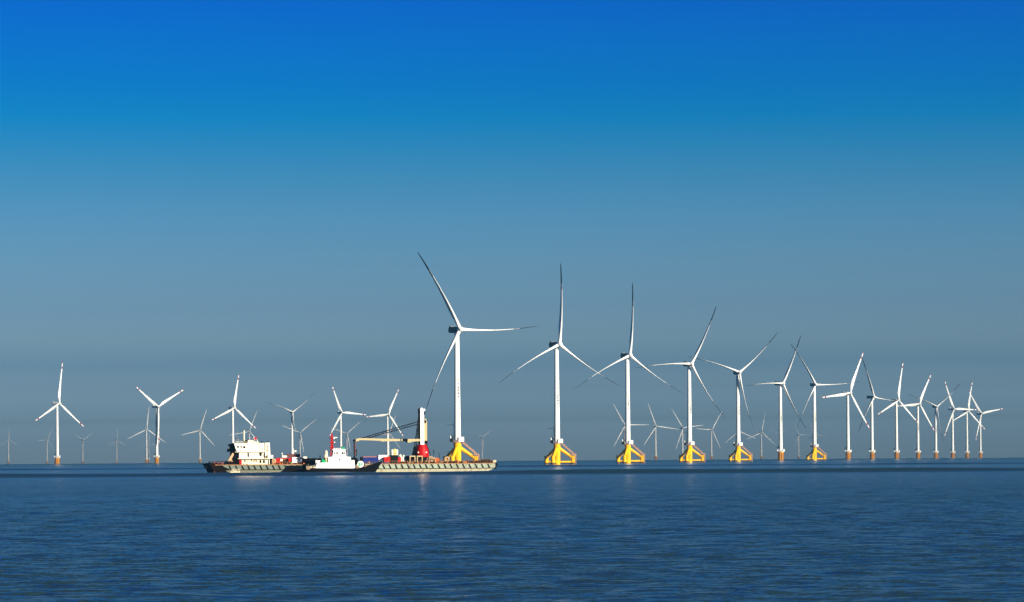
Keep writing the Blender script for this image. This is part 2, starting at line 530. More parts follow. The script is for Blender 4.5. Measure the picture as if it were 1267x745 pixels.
# foundation A: yellow tripod, foundation B: orange pile with fenders
FEET = [(13.2, 3.0), (-8.9, 2.0), (-3.6, -11.0)]
ZT = 17.0
def found_parts_A():
    P = []
    P.append(('central_column', MB().lathe([(2.6, -6), (2.6, 3), (2.6, 12), (2.9, 15.6), (2.9, ZT)], 24).mesh('central_column', M['yellow'], 40)))
    for x, y in FEET:
        P.append(('pile_sleeve', MB().lathe([(1.3, -6), (1.3, 0), (1.75, .05), (1.75, 7.0), (1.4, 7.2)], 16, (x, y)).mesh('pile_sleeve', M['yellow'], 40)))
    for x, y in FEET:
        P.append(('splash_zone', MB().lathe([(1.78, -6), (1.78, .9), (1.76, 1.3)], 16, (x, y)).mesh('splash_zone', M['boot'], 40)))
    for x, y in FEET:
        P.append(('brace', MB().tube((0, 0, 14.6), (x, y, 5.2), 1.45, 1.2, 14).mesh('brace', M['yellow'], 40)))
        P.append(('lower_brace', MB().tube((0, 0, 2.0), (x, y, 2.0), .85, .85, 12).mesh('lower_brace', M['yellow'], 40)))
    st = MB()
    for o in (-.7, .7):
        st.tube((3.2, -1.6 + o, ZT + .6), (13.6, 1.6 + o, 8.6), .28, n=6)
        st.tube((3.2, -1.6 + o, ZT + 1.9), (13.6, 1.6 + o, 9.9), .10, n=6)
    for k in range(15):
        t = (k + .5) / 15
        st.box(3.2 + 10.4 * t - .25, 3.2 + 10.4 * t + .25, -2.3 + 3.2 * t, -.9 + 3.2 * t, ZT + .5 - 8 * t, ZT + .62 - 8 * t)
    st.box(12.2, 15.4, -.2, 3.6, 8.0, 8.3)
    for x in (12.3, 13.8, 15.3):
        for y in (-.1, 3.5):
            st.tube((x, y, 6.6), (x, y, 9.6), .10, n=6)
    st.tube((15.6, 0, -2), (15.6, 0, 8.6), .22, n=8); st.tube((15.6, 1.8, -2), (15.6, 1.8, 8.6), .22, n=8)
    P.append(('stair', st.mesh('stair', M['stair'])))
    pf = MB()
    pf.lathe([(3.5, ZT), (3.6, ZT + .1), (3.6, ZT + .5), (3.5, ZT + .6)], 20)
    for k in range(14):
        a = 2 * math.pi * k / 14
        pf.tube((3.5 * math.cos(a), 3.5 * math.sin(a), ZT + .6), (3.5 * math.cos(a), 3.5 * math.sin(a), ZT + 1.8), .07, n=5)
    pf.ring((0, 0, ZT + 1.8), 3.5, .08, n=24, m=5)
    pf.ring((0, 0, ZT + 1.2), 3.5, .06, n=24, m=5)
    P.append(('platform', pf.mesh('platform', M['stair'])))
    P.append(('equipment_shelter', MB().box(1.0, 4.9, -3.6, 1.0, ZT + .6, ZT + 4.2).mesh('equipment_shelter', M['white'])))
    dv = MB()
    dv.tube((-4.3, -1.5, ZT + .4), (-4.3, -1.5, ZT + 6.2), .22, n=8)
    dv.tube((-4.6, -1.5, ZT + 5.6), (-2.2, -1.6, ZT + 3.0), .3, n=8)
    dv.tube((-2.6, -1.2, ZT + 13.2), (-7.6, -2.6, ZT + 13.0), .16, n=6)
    dv.tube((-2.6, -1.2, ZT + 4.0), (-2.8, -1.4, ZT + 15), .14, n=6)
    dv.box(-4.4, -2.5, -1.8, -1.0, ZT + 4.4, ZT + 4.7)
    dv.box(-5.6, -3.3, -2.4, .8, ZT + .6, ZT + 3.2, 0)
    P.append(('davit_crane', dv.mesh('davit_crane', M['dark'])))
    cab = MB().box(-5.1, -4.5, -2.2, -1.2, ZT + 2.8, ZT + 5.2)
    P.append(('cabinet', cab.mesh('cabinet', M['white'])))
    return P
def found_parts_B():
    P = []
    c = MB()
    c.lathe([(3.6, -6), (3.6, 0), (3.75, .2), (3.75, 10.2), (4.2, 10.8), (4.2, 11.4)], 28)
    P.append(('pile_cap', c.mesh('pile_cap', M['orange'], 40)))
    P.append(('splash_zone', MB().lathe([(3.79, -6), (3.79, 1.0), (3.77, 1.5)], 28).mesh('splash_zone', M['boot'], 40)))
    for k in range(6):
        a = R_(-150 + k * 24)
        x, y = 4.15 * math.cos(a), 4.15 * math.sin(a)
        P.append(('fender_pipe', MB().tube((x, y, -2), (x, y, 9.8), .28, n=8).mesh('fender_pipe', M['rust'] if k % 2 else M['orange'], 40)))
    pf = MB()
    pf.lathe([(4.9, 11.4), (5.0, 11.5), (5.0, 12.0), (4.9, 12.1)], 20)
    for k in range(14):
        a = 2 * math.pi * k / 14
        pf.tube((4.8 * math.cos(a), 4.8 * math.sin(a), 12.1), (4.8 * math.cos(a), 4.8 * math.sin(a), 13.4), .07, n=5)
    pf.ring((0, 0, 13.4), 4.8, .08, n=24, m=5)
    pf.box(2.6, 5.0, -3.2, .6, 12.1, 14.8)
    pf.box(-5.0, -3.2, -2.6, -.6, 12.1, 14.2)
    P.append(('platform', pf.mesh('platform', M['white'])))
    dv = MB()
    dv.tube((-4.2, -1.5, 12), (-4.2, -1.5, 17), .2, n=8)
    dv.tube((-4.2, -1.5, 17), (-6.4, -2.6, 17.6), .15, n=6)
    dv.box(-4.0, -2.6, -1.9, 0, 16, 18.4)
    P.append(('davit_crane', dv.mesh('davit_crane', M['dark'])))
    return P
FND = {'A': found_parts_A(), 'B': found_parts_B()}

def fit(hub, tips):
    v = [(t[0] - hub[0], hub[1] - t[1]) for t in tips]
    sx_ = sum(a for a, b in v) / 3; sy_ = sum(b for a, b in v) / 3
    w = [(a - sx_, b - sy_) for a, b in v]
    Rp = math.sqrt(sum(b * b for a, b in w) / 1.5)
    c = math.sqrt(sum(a * a for a, b in w) / 1.5) / Rp
    c = max(.60, min(.97, c))
    # base angle by least squares over the three blades
    best = None
    for k in range(0, 1200):
        th = R_(k * .1)
        e = 0
        for a, b in w:
            e += min((a - c * Rp * math.cos(th + j * 2.0944)) ** 2 + (b - Rp * math.sin(th + j * 2.0944)) ** 2 for j in range(3))
        if best is None or e < best[0]:
            best = (e, th)
    return Rp, math.acos(c), best[1]

def turbine(hub, tips, kind, dark, label, group, text=False):
    Rp, rel, th = fit(hub, tips)
    beta = math.atan2(hub[0] - CX, F)
    psi = rel - beta
    ax = Vector((math.sin(psi), -math.cos(psi), 0))
    OV = 5.2
    r = ray(*hub)
    lo, hi = 500.0, 13500.0
    for _ in range(60):                       # distance at which a 100 m hub stands on the curved sea
        D = (lo + hi) / 2
        p = Vector((0, 0, H)) + r * D
        if p.z - drop(p.x, p.y) < HUB:
            lo = D
        else:
            hi = D
    hp = Vector((0, 0, H)) + r * D
    base = hp - ax * OV
    base.z = hp.z - HUB
    root = bpy.data.objects.new('wind_turbine', None)
    COL.objects.link(root)
    root.location = base
    tag(root, label, 'wind turbine', group)
    for nm, me in FND[kind]:
        link(nm, me, root)
    t = link('tower', TWG if dark >= 2 else TW[kind], root)
    if text:
        for gm in GLY:
            link('letter', gm, t)
    Y = Matrix.Rotation(psi, 4, 'Z')
    nc = link('nacelle', NAC if dark == 1 else NACW, root)
    nc.matrix_local = Y @ Matrix.Translation((0, 0, HUB))
    hb = link('hub', HUBM, root)
    hb.matrix_local = Y @ Matrix.Translation((0, -OV, HUB))
    S = max(.86, min(1.1, Rp * D / F / RB)) * (.72 if dark == 3 else 1)
    for j in range(3):
        a = math.pi / 2 - (th + j * 2.0944) + (R_(5.8) if dark == 1 else 0)
        b = link('blade', BL[dark], root)
        b.matrix_local = Y @ Matrix.Translation((0, -OV, HUB)) @ Matrix.Rotation(a, 4, 'Y') @ Matrix.Diagonal((1, 1, S, 1))
    print('TURB %-8s D=%.0f R=%.1f rel=%.0f psi=%.0f th=%.0f' % (kind, D, Rp * D / F, math.degrees(rel), math.degrees(psi), math.degrees(th)))

TUR = [
 ((569.5,407.5),[(515.3,313),(668,407),(532.5,506)],'A',1,'tallest white wind turbine, its yellow tripod rising behind the barge stern','row',1),
 ((692.3,426.1),[(692.5,326.9),(769.3,479.1),(620.1,473.1)],'A',1,'second tallest white wind turbine, first tripod turbine in open water right of the barge','row',1),
 ((779.5,439.7),[(782.2,352.1),(848.3,489.7),(714.4,481)],'A',1,'white wind turbine on yellow tripod with one blade straight up, third tallest','row',1),
 ((855.5,450.3),[(886.5,381.2),(897.4,518.8),(786.8,457.1)],'A',1,'white wind turbine on yellow tripod, fourth tallest, one blade level to the left','row',1),
 ((914.9,460.7),[(963.6,413.8),(933.5,531.1),(853.2,442.1)],'A',1,'white wind turbine on yellow tripod, fifth tallest, one blade hanging almost straight down','row',1),
 ((968.9,474.5),[(990.4,416.3),(1001.9,531.3),(924.3,477.3)],'B',1,'dark-tipped turbine on orange pile cap standing between two yellow tripod turbines','row',1),
 ((1009.5,476),[(978.4,425.2),(1066.9,475.5),(990.4,531.1)],'A',1,'last and farthest of the turbines on yellow tripods, one blade level to the right','row',1),
 ((1052.1,486.2),[(1069.2,434.9),(1019.2,490.3),(1079.6,531.3)],'B',0,'red-banded turbine on orange pile just right of the last yellow tripod','row',0),
 ((1081.7,491.3),[(1066.4,444.4),(1063.6,534.6),(1118,497)],'B',1,'dark-bladed turbine on orange pile, its upper blade crossing the tip of its left neighbour','row',0),
 ((1112,495.3),[(1117.1,447.6),(1089.2,511.8),(1141.2,526.6)],'B',0,'red-banded turbine on orange pile with upright blade, sixth from the right end','row',0),
 ((1138,499.8),[(1151.9,460.1),(1108,501),(1153.4,530.8)],'B',0,'red-banded turbine on orange pile, fifth from the right end, upper blade tilted right','row',1),
 ((1159.4,503),[(1188.4,475.5),(1124.9,488.2),(1169.1,547)],'B',1,'dark-tipped turbine on orange pile with its blades in a Y, fourth from the right end','row',1),
 ((1180.9,506.2),[(1168,470.8),(1171.2,539.9),(1209.9,509.4)],'B',0,'red-banded turbine on orange pile, third from the right end','row',0),
 ((1198.5,508.8),[(1202.6,472.5),(1180.5,520.6),(1223.6,533.9)],'B',0,'red-banded turbine on orange pile, second from the right end, one blade upright','row',0),
 ((1214.8,511.8),[(1199.2,483.7),(1242.7,507.5),(1210.3,545.9)],'B',0,'red-banded turbine on orange pile at the right end of the row','row',0),
 ((73.5,499.2),[(76.9,447.6),(45.1,520.4),(105.7,529.5)],'B',0,'red-banded turbine on orange pile, leftmost of the large turbines','left',0),
 ((196.2,503.2),[(168.7,477.7),(228.4,483.3),(199.6,550.3)],'B',0,'red-banded turbine on orange pile with blades in a Y, left of the barge','left',0),
 ((290.2,504.7),[(295.3,463.1),(262.5,519.6),(318.7,532)],'B',0,'red-banded turbine rising behind the wheelhouse at the bow of the barge','left',0),
 ((362,509.8),[(326.9,497),(385.9,488.5),(366.5,544)],'B',1,'dark-tipped turbine rising behind the red and white containers on the barge','left',0),
 ((423.3,510.5),[(410.8,476.8),(455.9,515.5),(411,539.2)],'B',0,'red-banded turbine rising behind the white wheelhouse of the tug','left',0),
 ((481,512.5),[(493.5,481.5),(452.7,515.5),(500.4,541.7)],'B',0,'red-banded turbine seen behind the cream jib of the barge crane','left',0),
 ((181.9,531.1),[(184.8,503.1),(157.8,543.4),(204.9,548.5)],'B',0,'pale distant turbine with upright blade behind the left arm of the Y-bladed turbine','far',0),
 ((248,532.3),[(255.3,506.5),(223.4,538.4),(265.3,552.2)],'B',0,'pale distant turbine in open water just ahead of the bow of the barge','far',0),
 ((308.9,533.9),[(317.9,508.7),(284.3,537.8),(327,556)],'B',1,'pale distant turbine behind the mast and red flag of the barge','far',0),
 ((371.6,535.3),[(391.9,518),(348.3,526.1),(375,560)],'B',1,'pale distant turbine above the dark red box on the barge deck','far',0),
 ((429.6,536.5),[(445.7,521.5),(408.3,528.7),(433.6,559.3)],'B',1,'pale distant turbine between the tug wheelhouse and the tip of the crane jib','far',0),
 ((481.9,536.1),[(489,512),(459,540),(494,556)],'B',1,'faint distant turbine half hidden behind the turbine beyond the crane jib','far',0),
 ((597.2,541.1),[(580.5,533.3),(610,528.7),(598,562)],'B',1,'faint distant turbine in a Y between the tallest turbine and the barge stern','faint',0),
 ((773.5,525.9),[(759.3,499.1),(804.2,526.5),(760.5,552.4)],'B',1,'pale distant turbine close behind the tower of the third tallest tripod turbine','far',0),
 ((812.1,527.4),[(802.8,499.5),(841.1,532.7),(797.8,551.8)],'B',1,'pale distant turbine in the gap between the third and fourth tallest tripod turbines','far',0),
 ((845.4,529.3),[(832,506.1),(871.3,526.5),(836.7,556.4)],'B',1,'pale distant turbine close behind the fourth tallest tripod turbine','far',0),
 ((881.4,531.7),[(891.5,509),(859.3,528.4),(893.7,558)],'B',1,'pale distant turbine in the gap between the fourth and fifth tallest tripod turbines','far',0),
 ((914,533.5),[(935,542.5),(912,509),(896,549)],'B',1,'pale distant turbine hidden behind the tower of the fifth tallest tripod turbine','far',0),
 ((942.9,534.9),[(946.9,511.8),(924,544.3),(959.4,552)],'B',1,'pale distant turbine between the fifth tripod turbine and the orange pile turbine','far',0),
 ((964.5,537.5),[(979.5,530),(947,532),(965.5,560)],'B',1,'faint distant turbine half hidden behind the lone orange pile turbine','faint',0),
 ((989,538.1),[(1006,540),(980,519),(981,558)],'B',1,'faint distant turbine with one level blade just left of the last tripod turbine','faint',0),
 ((1008.5,539),[(1026,538.5),(1000,519),(1001,558)],'B',1,'faint distant turbine hidden behind the tower of the last tripod turbine','faint',0),
 ((11.1,544),[(11.4,523),(-4,551.5),(26,552)],'B',1,'very faint small turbine at the left edge of the sea','faint',0),
 ((58.9,544),[(68,525),(41,547.5),(69,562)],'B',1,'very faint small turbine just left of the leftmost large turbine','faint',0),
 ((103.1,544.3),[(88,534),(119,533),(104,566)],'B',1,'very faint small turbine right of the leftmost large turbine, first of two','faint',0),
 ((145,544.6),[(146,523),(129,555),(161,555)],'B',1,'very faint small turbine midway between the leftmost two large turbines','faint',0),
 ((184.8,546.8),[(186,526),(169,557),(200,557)],'B',1,'faintest small turbine just left of the Y-bladed turbine and its pale neighbour','faint',0),
 ((293.4,543.0),[(294,524),(279,553),(308,553)],'B',1,'very faint turbine whose tip shows above the bridge wing of the barge','faint',0),
]
GR = {'row': 'wind turbines in the long row to the right', 'left': 'wind turbines standing to the left', 'far': 'pale distant wind turbines', 'faint': 'faint turbines near the horizon'}
for h_, t_, k_, d_, l_, g_, x_ in TUR:
    turbine(h_, t_, k_, {'far': 2, 'faint': 3}.get(g_, d_), l_, GR[g_], bool(x_))

# ------------------------------------------------------------------ barge frame
BR = R_(12.0)
e1 = Vector((math.cos(BR), math.sin(BR), 0)); e2 = Vector((-math.sin(BR), math.cos(BR), 0))
BD = 1078.0
O = at(450, 586, BD); O.z = drop(O.x, O.y)
def LX(px, d=0.0, py=575):
    """barge-local x where the ray of a photo column meets the vertical plane at depth d; also range"""
    r = ray(px, py)
    P0 = O + e2 * d
    nrm = e2
    t = (P0 - Vector((0, 0, H))).dot(nrm) / r.dot(nrm)
    p = Vector((0, 0, H)) + r * t
    return (p - O).dot(e1), p.z - O.z
def X(px, d=0.0):
    return LX(px, d)[0]
def Z(px, py, d=0.0):
    return LX(px, d, py)[1]
def XZ(px, py, d=0.0):
    return LX(px, d, py)
class Ship:
    """builder in barge-local coordinates; build() makes an object whose origin is 'base'"""
    def __init__(s, name, label=None, cat=None, base=(0, 0, 0), group=None, empty=True):
        s.base = Vector(base)
        s.root = bpy.data.objects.new(name, None)
        COL.objects.link(s.root)
        s.root.location = O + e1 * base[0] + e2 * base[1] + Vector((0, 0, base[2]))
        s.root.rotation_euler = (0, 0, BR)
        tag(s.root, label, cat, group)
    def part(s, name, mb, m, parent=None, smooth=None):
        off = s.base
        m2 = MB(); m2.v = [(v[0] - off.x, v[1] - off.y, v[2] - off.z) for v in mb.v]; m2.f = mb.f; m2.mi = mb.mi
        return link(name, m2.mesh(name, m, smooth), parent or s.root)
def pbox(mb, x0, x1, y0, y1, d0, d1, mi=0):
    """box whose near face (depth d0) covers the given photo pixels"""
    xm = (x0 + x1) / 2
    return mb.box(X(x0, d0), X(x1, d0), d0, d1, Z(xm, y1, d0), Z(xm, y0, d0), mi)
def ppoly(mb, pts, d0, d1, mi=0):
    return mb.prism([XZ(a, b, d0) for a, b in pts], d0, d1, mi)
def ptube(mb, a, b, r, r2=None, n=8, mi=0):
    """a, b = (px, py, depth)"""
    A = XZ(a[0], a[1], a[2]); B = XZ(b[0], b[1], b[2])
    return mb.tube((A[0], a[2], A[1]), (B[0], b[2], B[1]), r, r2, n, mi)
def deck(px, d=0.0):
    return Z(px, 575.2 - (px - 300) * 0.0095, d)
DK = deck(450)
print('DECK', deck(300), deck(450), deck(600), 'scale', 1 / (X(451) - X(450)))

# ------------------------------------------------------------------ barge hull
bw = 26.0
barge = Ship('crane_barge', 'long flat-topped work barge with pale green fendered hull and white wheelhouse at its bow', 'barge', (X(440), bw / 2, 0))
xl, xr = X(261), X(613)
zt = DK
hull = MB()
xb0 = X(274)
# main hull: upper band, recessed groove, lower band, waterline boot, as stacked prisms
hull.prism([(X(267.5), .9), (X(604), .9), (X(613.5), 2.0), (X(613.8), zt), (X(263.5), zt), (X(264.5), 2.1)], .25, bw, 0)
barge.part('hull_core', hull, M['bow'])
XS = X(452)
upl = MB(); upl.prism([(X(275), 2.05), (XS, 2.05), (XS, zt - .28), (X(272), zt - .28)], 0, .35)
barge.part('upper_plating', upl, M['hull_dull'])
up = MB(); up.prism([(XS, 2.05), (X(612.0), 2.05), (X(612.8), 2.5), (X(612.8), zt - .28), (XS, zt - .28)], 0, .35)
barge.part('upper_plating', up, M['hull'])
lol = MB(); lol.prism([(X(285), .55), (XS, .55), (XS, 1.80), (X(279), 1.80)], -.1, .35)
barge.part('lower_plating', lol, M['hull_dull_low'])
lo_ = MB(); lo_.prism([(XS, .55), (X(598), .55), (X(604.5), .95), (X(611.0), 1.80), (XS, 1.80)], -.1, .35)
barge.part('lower_plating', lo_, M['hull_low'])
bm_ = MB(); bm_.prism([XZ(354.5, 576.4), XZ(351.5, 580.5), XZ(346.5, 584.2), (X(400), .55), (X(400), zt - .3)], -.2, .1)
barge.part('tug_shadow_panel', bm_, M['black'])  # raised black panel: the tug's cast shadow painted onto the hull side
bt = MB(); bt.prism([(X(269), -1.5), (X(590), -1.5), (X(601.0), .62), (X(266.5), .62)], .05, bw)
barge.part('waterline_boot', bt, M['boot'])
rr = MB()
rr.tube((X(276), -.12, 1.93), (X(611.5), -.12, 1.93), .13, n=8)
barge.part('rubbing_strake', rr, M['black'])
gw = MB()
gw.box(X(266), X(612.5), -.05, .5, zt - .26, zt + .02)
barge.part('gunwale', gw, M['rust'])
rnd0 = random.Random(2)
px = 283.0
while px < 608:
    m = MB()
    a, b = (X(px), zt - .35), (X(px + 2.3), 2.05)
    m.prism([(a[0], a[1]), (a[0] + .38, a[1]), (b[0] + .38, b[1] + .1), (b[0], b[1] - .05)], -.22, .1)
    barge.part('hull_fender', m, M['black'])
    px += 7.6 + rnd0.uniform(-.25, .25)
# bow: dark rusty rake with anchor gear
bowm = MB()
bowm.prism([XZ(258.5, 574), XZ(262, 578), XZ(265.8, 586.2), (X(286), -1.2), XZ(291, 584), XZ(276, 577), XZ(277, 575), XZ(268, 573)], -.02, bw - 2)
barge.part('bow_rake', bowm, M['bow'])
bowf = MB()
ppoly(bowf, [(253.8, 577.3), (256, 575.6), (258.4, 576.5), (259.5, 579), (256.5, 579.6), (254.2, 578.8)], 1.5, 6)
ppoly(bowf, [(257, 578), (258.6, 571.2), (260, 571), (261, 575)], 2, 3)
barge.part('bow_fender', bowf, M['black'])
bwk = MB()
ppoly(bwk, [(260.5, 575), (263, 573.0), (272, 572.2), (274, 573.5), (281, 572.8), (283, 571.2), (296, 571.0), (296, 576), (262, 576.2)], 1.0, 12)
for a in range(262, 292, 4):
    ptube(bwk, (a, 573.4, 1.2), (a + .2, 570.6 + (a % 3) * .5, 1.2), .12, n=6)
ptube(bwk, (262, 571.6, 1.2), (290, 570.2, 1.2), .09, n=6)
barge.part('bow_bulwark', bwk, M['bow'])
wn = MB()
for k, a in enumerate((265.5, 270, 275)):
    x_, z_ = XZ(a, 573.2 + .3 * (k % 2), .8)
    wn.tube((x_, .3, z_), (x_, 1.0, z_), .55, n=12)
barge.part('mooring_winch', wn, M['dred'])
nm = MB()
rnd = random.Random(3)
for i in range(7):
    x_ = X(285.2 + i * 1.7)
    for j in range(2):
        z_ = .85 + j * .8 + rnd.random() * .15
        nm.box(x_, x_ + .28 + rnd.random() * .18, -.16, .1, z_, z_ + .35 + rnd.random() * .25)
barge.part('hull_lettering', nm, M['cream'])
chain = MB()
x_, z_ = XZ(265.5, 584, -.3)
ptube(chain, (265.2, 583, -.2), (266, 587.5, -.6), .09, n=6)
barge.part('mooring_chain', chain, M['rust'])
# stern end gear
sg = MB()
ppoly(sg, [(588, 572.5), (590, 570), (598, 569.5), (604, 568.2), (606.5, 568.5), (609, 570.5), (612, 570.8), (613.5, 572.6), (613.5, 573.4), (588, 573.4)], 1, 8)
ppoly(sg, [(611.8, 574), (615.2, 573.3), (616, 575.4), (613.5, 577), (612, 576.5)], 2, 7)
ppoly(sg, [(611.5, 577), (614.5, 579), (614, 580.2), (611.2, 578.8)], 2, 5)
barge.part('stern_gear', sg, M['black'])
bo = MB()
x_, z_ = XZ(612.6, 570.8, 1)
bo.ring((x_, 1, z_), .32, .14, 'y', 14, 6)
ptube(bo, (610.5, 573, 1), (610.5, 569.8, 1), .13, n=6)
barge.part('bollard', bo, M['cream'])
# clutter of low deck fittings along the near rail
cl = MB()
rnd = random.Random(11)
p = 545.0
while p < 592:
    w = .6 + rnd.random() * 2.2
    pbox(cl, p, p + w, 571.2 - rnd.random() * 1.6, 573.6, 3 + rnd.random() * 2, 7, rnd.choice([0, 0, 1, 2]))
    p += w + rnd.random() * 1.2
p = 500.0
while p < 545:
    w = .6 + rnd.random() * 2
    pbox(cl, p, p + w, 572.2 - rnd.random() * 1.0, 574.2, 3, 6, rnd.choice([0, 0, 2]))
    p += w + rnd.random() * 1.2
p = 340.0
while p < 380:
    w = .6 + rnd.random() * 2
    pbox(cl, p, p + w, 573.6 - rnd.random() * 1.0, 575.6, 1.2, 3, rnd.choice([0, 0, 2, 1]))
    p += w + rnd.random() * 1.4
barge.part('deck_fittings', cl, [M['dark'], M['coral'], M['rust']])

rl = MB()
a = 340.0
while a < 611:
    if not 372 < a < 445:
        ptube(rl, (a, 574.8 - (a - 300) * .0095, .5), (a, 571.6 - (a - 300) * .0095, .5), .05, n=4)
    a += 3.1
for u, v in ((340, 372), (480, 611)):
    for hh in (571.7, 573.2):
        ptube(rl, (u, hh - (u - 300) * .0095, .5), (v, hh - (v - 300) * .0095, .5), .035, n=4)
barge.part('railing', rl, M['rust'])
rnd = random.Random(21)
for u, v, nn_ in ((497, 514, 7), (524, 552, 12), (556, 606, 18), (340, 356, 6)):
    cl = MB()
    for k in range(nn_):
        a = rnd.uniform(u, v); w = rnd.uniform(.8, 2.6); h_ = rnd.uniform(1.0, 3.4)
        pbox(cl, a, a + w, 573.4 - h_, 574.6, rnd.uniform(2, 8), rnd.uniform(9, 10), rnd.choice([0, 0, 0, 1, 2]))
        if rnd.random() < .4:
            ptube(cl, (a, 573, 6), (a + rnd.uniform(-2, 2), 573 - rnd.uniform(4, 8), 6), .06, n=4)
    barge.part('deck_fittings', cl, [M['dark'], M['rust'], M['rope']])
# superstructure
dh = MB()
D0 = 3.0
pbox(dh, 297, 331.5, 567.6, 575.4, D0, 17)
low = barge.part('deckhouse', dh, M['cream'])
pr_ = MB(); pbox(pr_, 296.2, 299.2, 568.6, 575.2, D0 - .12, D0 + .3)
barge.part('red_corner_panel', pr_, M['red'])
for a, b in ((321.4, 323.4), (325.6, 327.8)):
    w = MB(); pbox(w, a, b, 569.3, 573.0, D0 - .1, D0 + .2)
    barge.part('doorway', w, M['glass'])
stn = MB()
for a, b, c, d in ((310.5, 312.2, 568.6, 570.8), (316.2, 317.4, 568.4, 571.6), (301, 302.4, 573.4, 575), (306, 306.8, 570, 571.5), (317.8, 318.6, 569.8, 571.4), (304, 306.5, 573.8, 574.6)):
    pbox(stn, a, b, c, d, D0 - .06, D0 + .1)
barge.part('rust_stain', stn, M['rust'])
md = MB()
pbox(md, 296, 320.6, 559.4, 567.8, D0 - .3, 16)
pbox(md, 320.6, 327.3, 559.4, 567.2, D0 + 1.4, 16)
midd = barge.part('middle_deckhouse', md, M['shipwhite'])
sl2 = MB()
pbox(sl2, 294.5, 333.5, 567.2, 567.9, D0 - 1.0, 17)
pbox(sl2, 291, 329, 558.9, 559.5, D0 - 1.0, 17)
pbox(sl2, 290, 320.6, 548.2, 548.8, D0 - .8, 15)
barge.part('deck_slab', sl2, M['cream'])
bay_shade = MB()
pbox(bay_shade, 288.6, 296.0, 559.6, 575.4, D0 + .4, 14)
barge.part('foredeck_bay_shade', bay_shade, M['black'])  # solid black block painting in the shade below the bridge overhang
ex = MB()
pbox(ex, 331.5, 338.0, 563.2, 567.2, D0 - .6, 12)
ex.box(X(334.2), X(334.9), D0, D0 + .3, zt, Z(334, 567, D0))
barge.part('aft_platform', ex, M['shipwhite'])
shd = MB(); pbox(shd, 331.5, 336.5, 567.6, 575.2, D0 + 1.5, 12)
barge.part('aft_recess', shd, M['dark'])
br = MB()
br.prism([XZ(289.6, 548.8, D0), XZ(291.5, 555.5, D0), XZ(293.5, 559.2, D0), XZ(320.2, 559.2, D0), XZ(320.2, 548.6, D0)], D0 - .6, 14)
bridge = barge.part('wheelhouse', br, M['shipwhite'])
for a, b, c, d in ((293.9, 295.8, 552.0, 553.9), (297.9, 299.4, 552.2, 553.8), (301.3, 303.7, 552.2, 554.4), (310.8, 311.6, 552.8, 553.6), (297.3, 298.6, 557.2, 557.9), (319.0, 320.0, 549.4, 549.9)):
    w = MB(); pbox(w, a - .2, b + .2, c - .2, d + .2, D0 - .7, D0)
    barge.part('window', w, M['glass'])
dr = MB(); pbox(dr, 306.5, 308.2, 560.3, 565.4, D0 - .45, D0)
barge.part('door', dr, M['dark'])
bwing = MB()
ppoly(bwing, [(284.2, 550.4), (287, 549.2), (292, 549.0), (291, 552), (293, 557), (292.4, 559.5), (287, 559.4), (283.6, 558.6), (284, 555.8), (287.2, 554.8), (287, 552.6)], D0 + 2, 13)
barge.part('bridge_wing', bwing, M['dark'])  # wing coloured dark, its shadowed side put into the paint
rv = MB()
for a, b, c, d in ((321.3, 324.0, 560.4, 564.2), (326.4, 327.6, 561.5, 566.4), (321.5, 323.4, 565.2, 566.0)):
    pbox(rv, a, b, c, d, D0 + 1.2, D0 + 2)
barge.part('side_opening', rv, M['glass'])
for (pts, nm2) in (([(321.2, 548.2), (327, 548.2), (327, 559.4), (321.2, 559.4)], 'funnel'), ([(328.4, 547.8), (333.6, 547.8), (334.8, 567.2), (328.0, 567.2)], 'funnel')):
    m = MB(); ppoly(m, pts, D0 + .8, D0 + 7)
    f_ = barge.part(nm2, m, M['shipwhite'])
    c_ = MB(); xa, xb2 = pts[0][0], pts[1][0]
    ptube(c_, ((xa + xb2) / 2 - .6, 548.6, D0 + 3), ((xa + xb2) / 2 + .6, 546.4, D0 + 3), .35, n=8)
    barge.part('exhaust_pipe', c_, M['dark'], f_)
lg = MB(); pbox(lg, 330.6, 332, 552.0, 552.8, D0 + .7, D0 + .9)
barge.part('funnel_mark', lg, M['red'])
th = MB(); pbox(th, 307, 313.8, 544.8, 548.4, D0 + 1, 10); pbox(th, 313.8, 319.8, 547.0, 548.4, D0 + .5, 10)
barge.part('top_house', th, M['cream'])
tg = MB(); pbox(tg, 303.4, 306.8, 545.4, 548.6, D0 + 1, 6); ptube(tg, (304, 546, 5), (303.3, 544.6, 5), .2); ptube(tg, (306, 546, 5), (306.6, 544.4, 5), .2)
barge.part('searchlight_housing', tg, M['dark'])
ms = MB(); ptube(ms, (302, 548.8, 6), (302, 532.6, 6), .30, .25, n=10)
barge.part('mast', ms, M['cream'])
fp = MB(); ptube(fp, (316.6, 548, 5), (313.4, 541, 5), .05, n=6)
ff = barge.part('flag_staff', fp, M['shipwhite'])
fl = MB()
N_ = 7
q0 = XZ(313.9, 542.4, 5); q1 = XZ(317.1, 540.6, 5)
for side in (0, .04):
    for i in range(N_ + 1):
        t = i / N_
        x_ = q0[0] + (q1[0] - q0[0]) * t
        y_ = 5 + .18 * math.sin(t * 6) + side
        zt_ = q0[1] + (q1[1] - q0[1]) * t
        fl.v += [(x_, y_, zt_), (x_ + .15, y_, zt_ - .72)]
for i in range(N_):
    a = 2 * i
    b = 2 * (N_ + 1) + 2 * i
    fl.f += [(a, a + 1, a + 3, a + 2), (b, b + 2, b + 3, b + 1)]; fl.mi += [0, 0]
barge.part('flag', fl, M['flag'], ff)
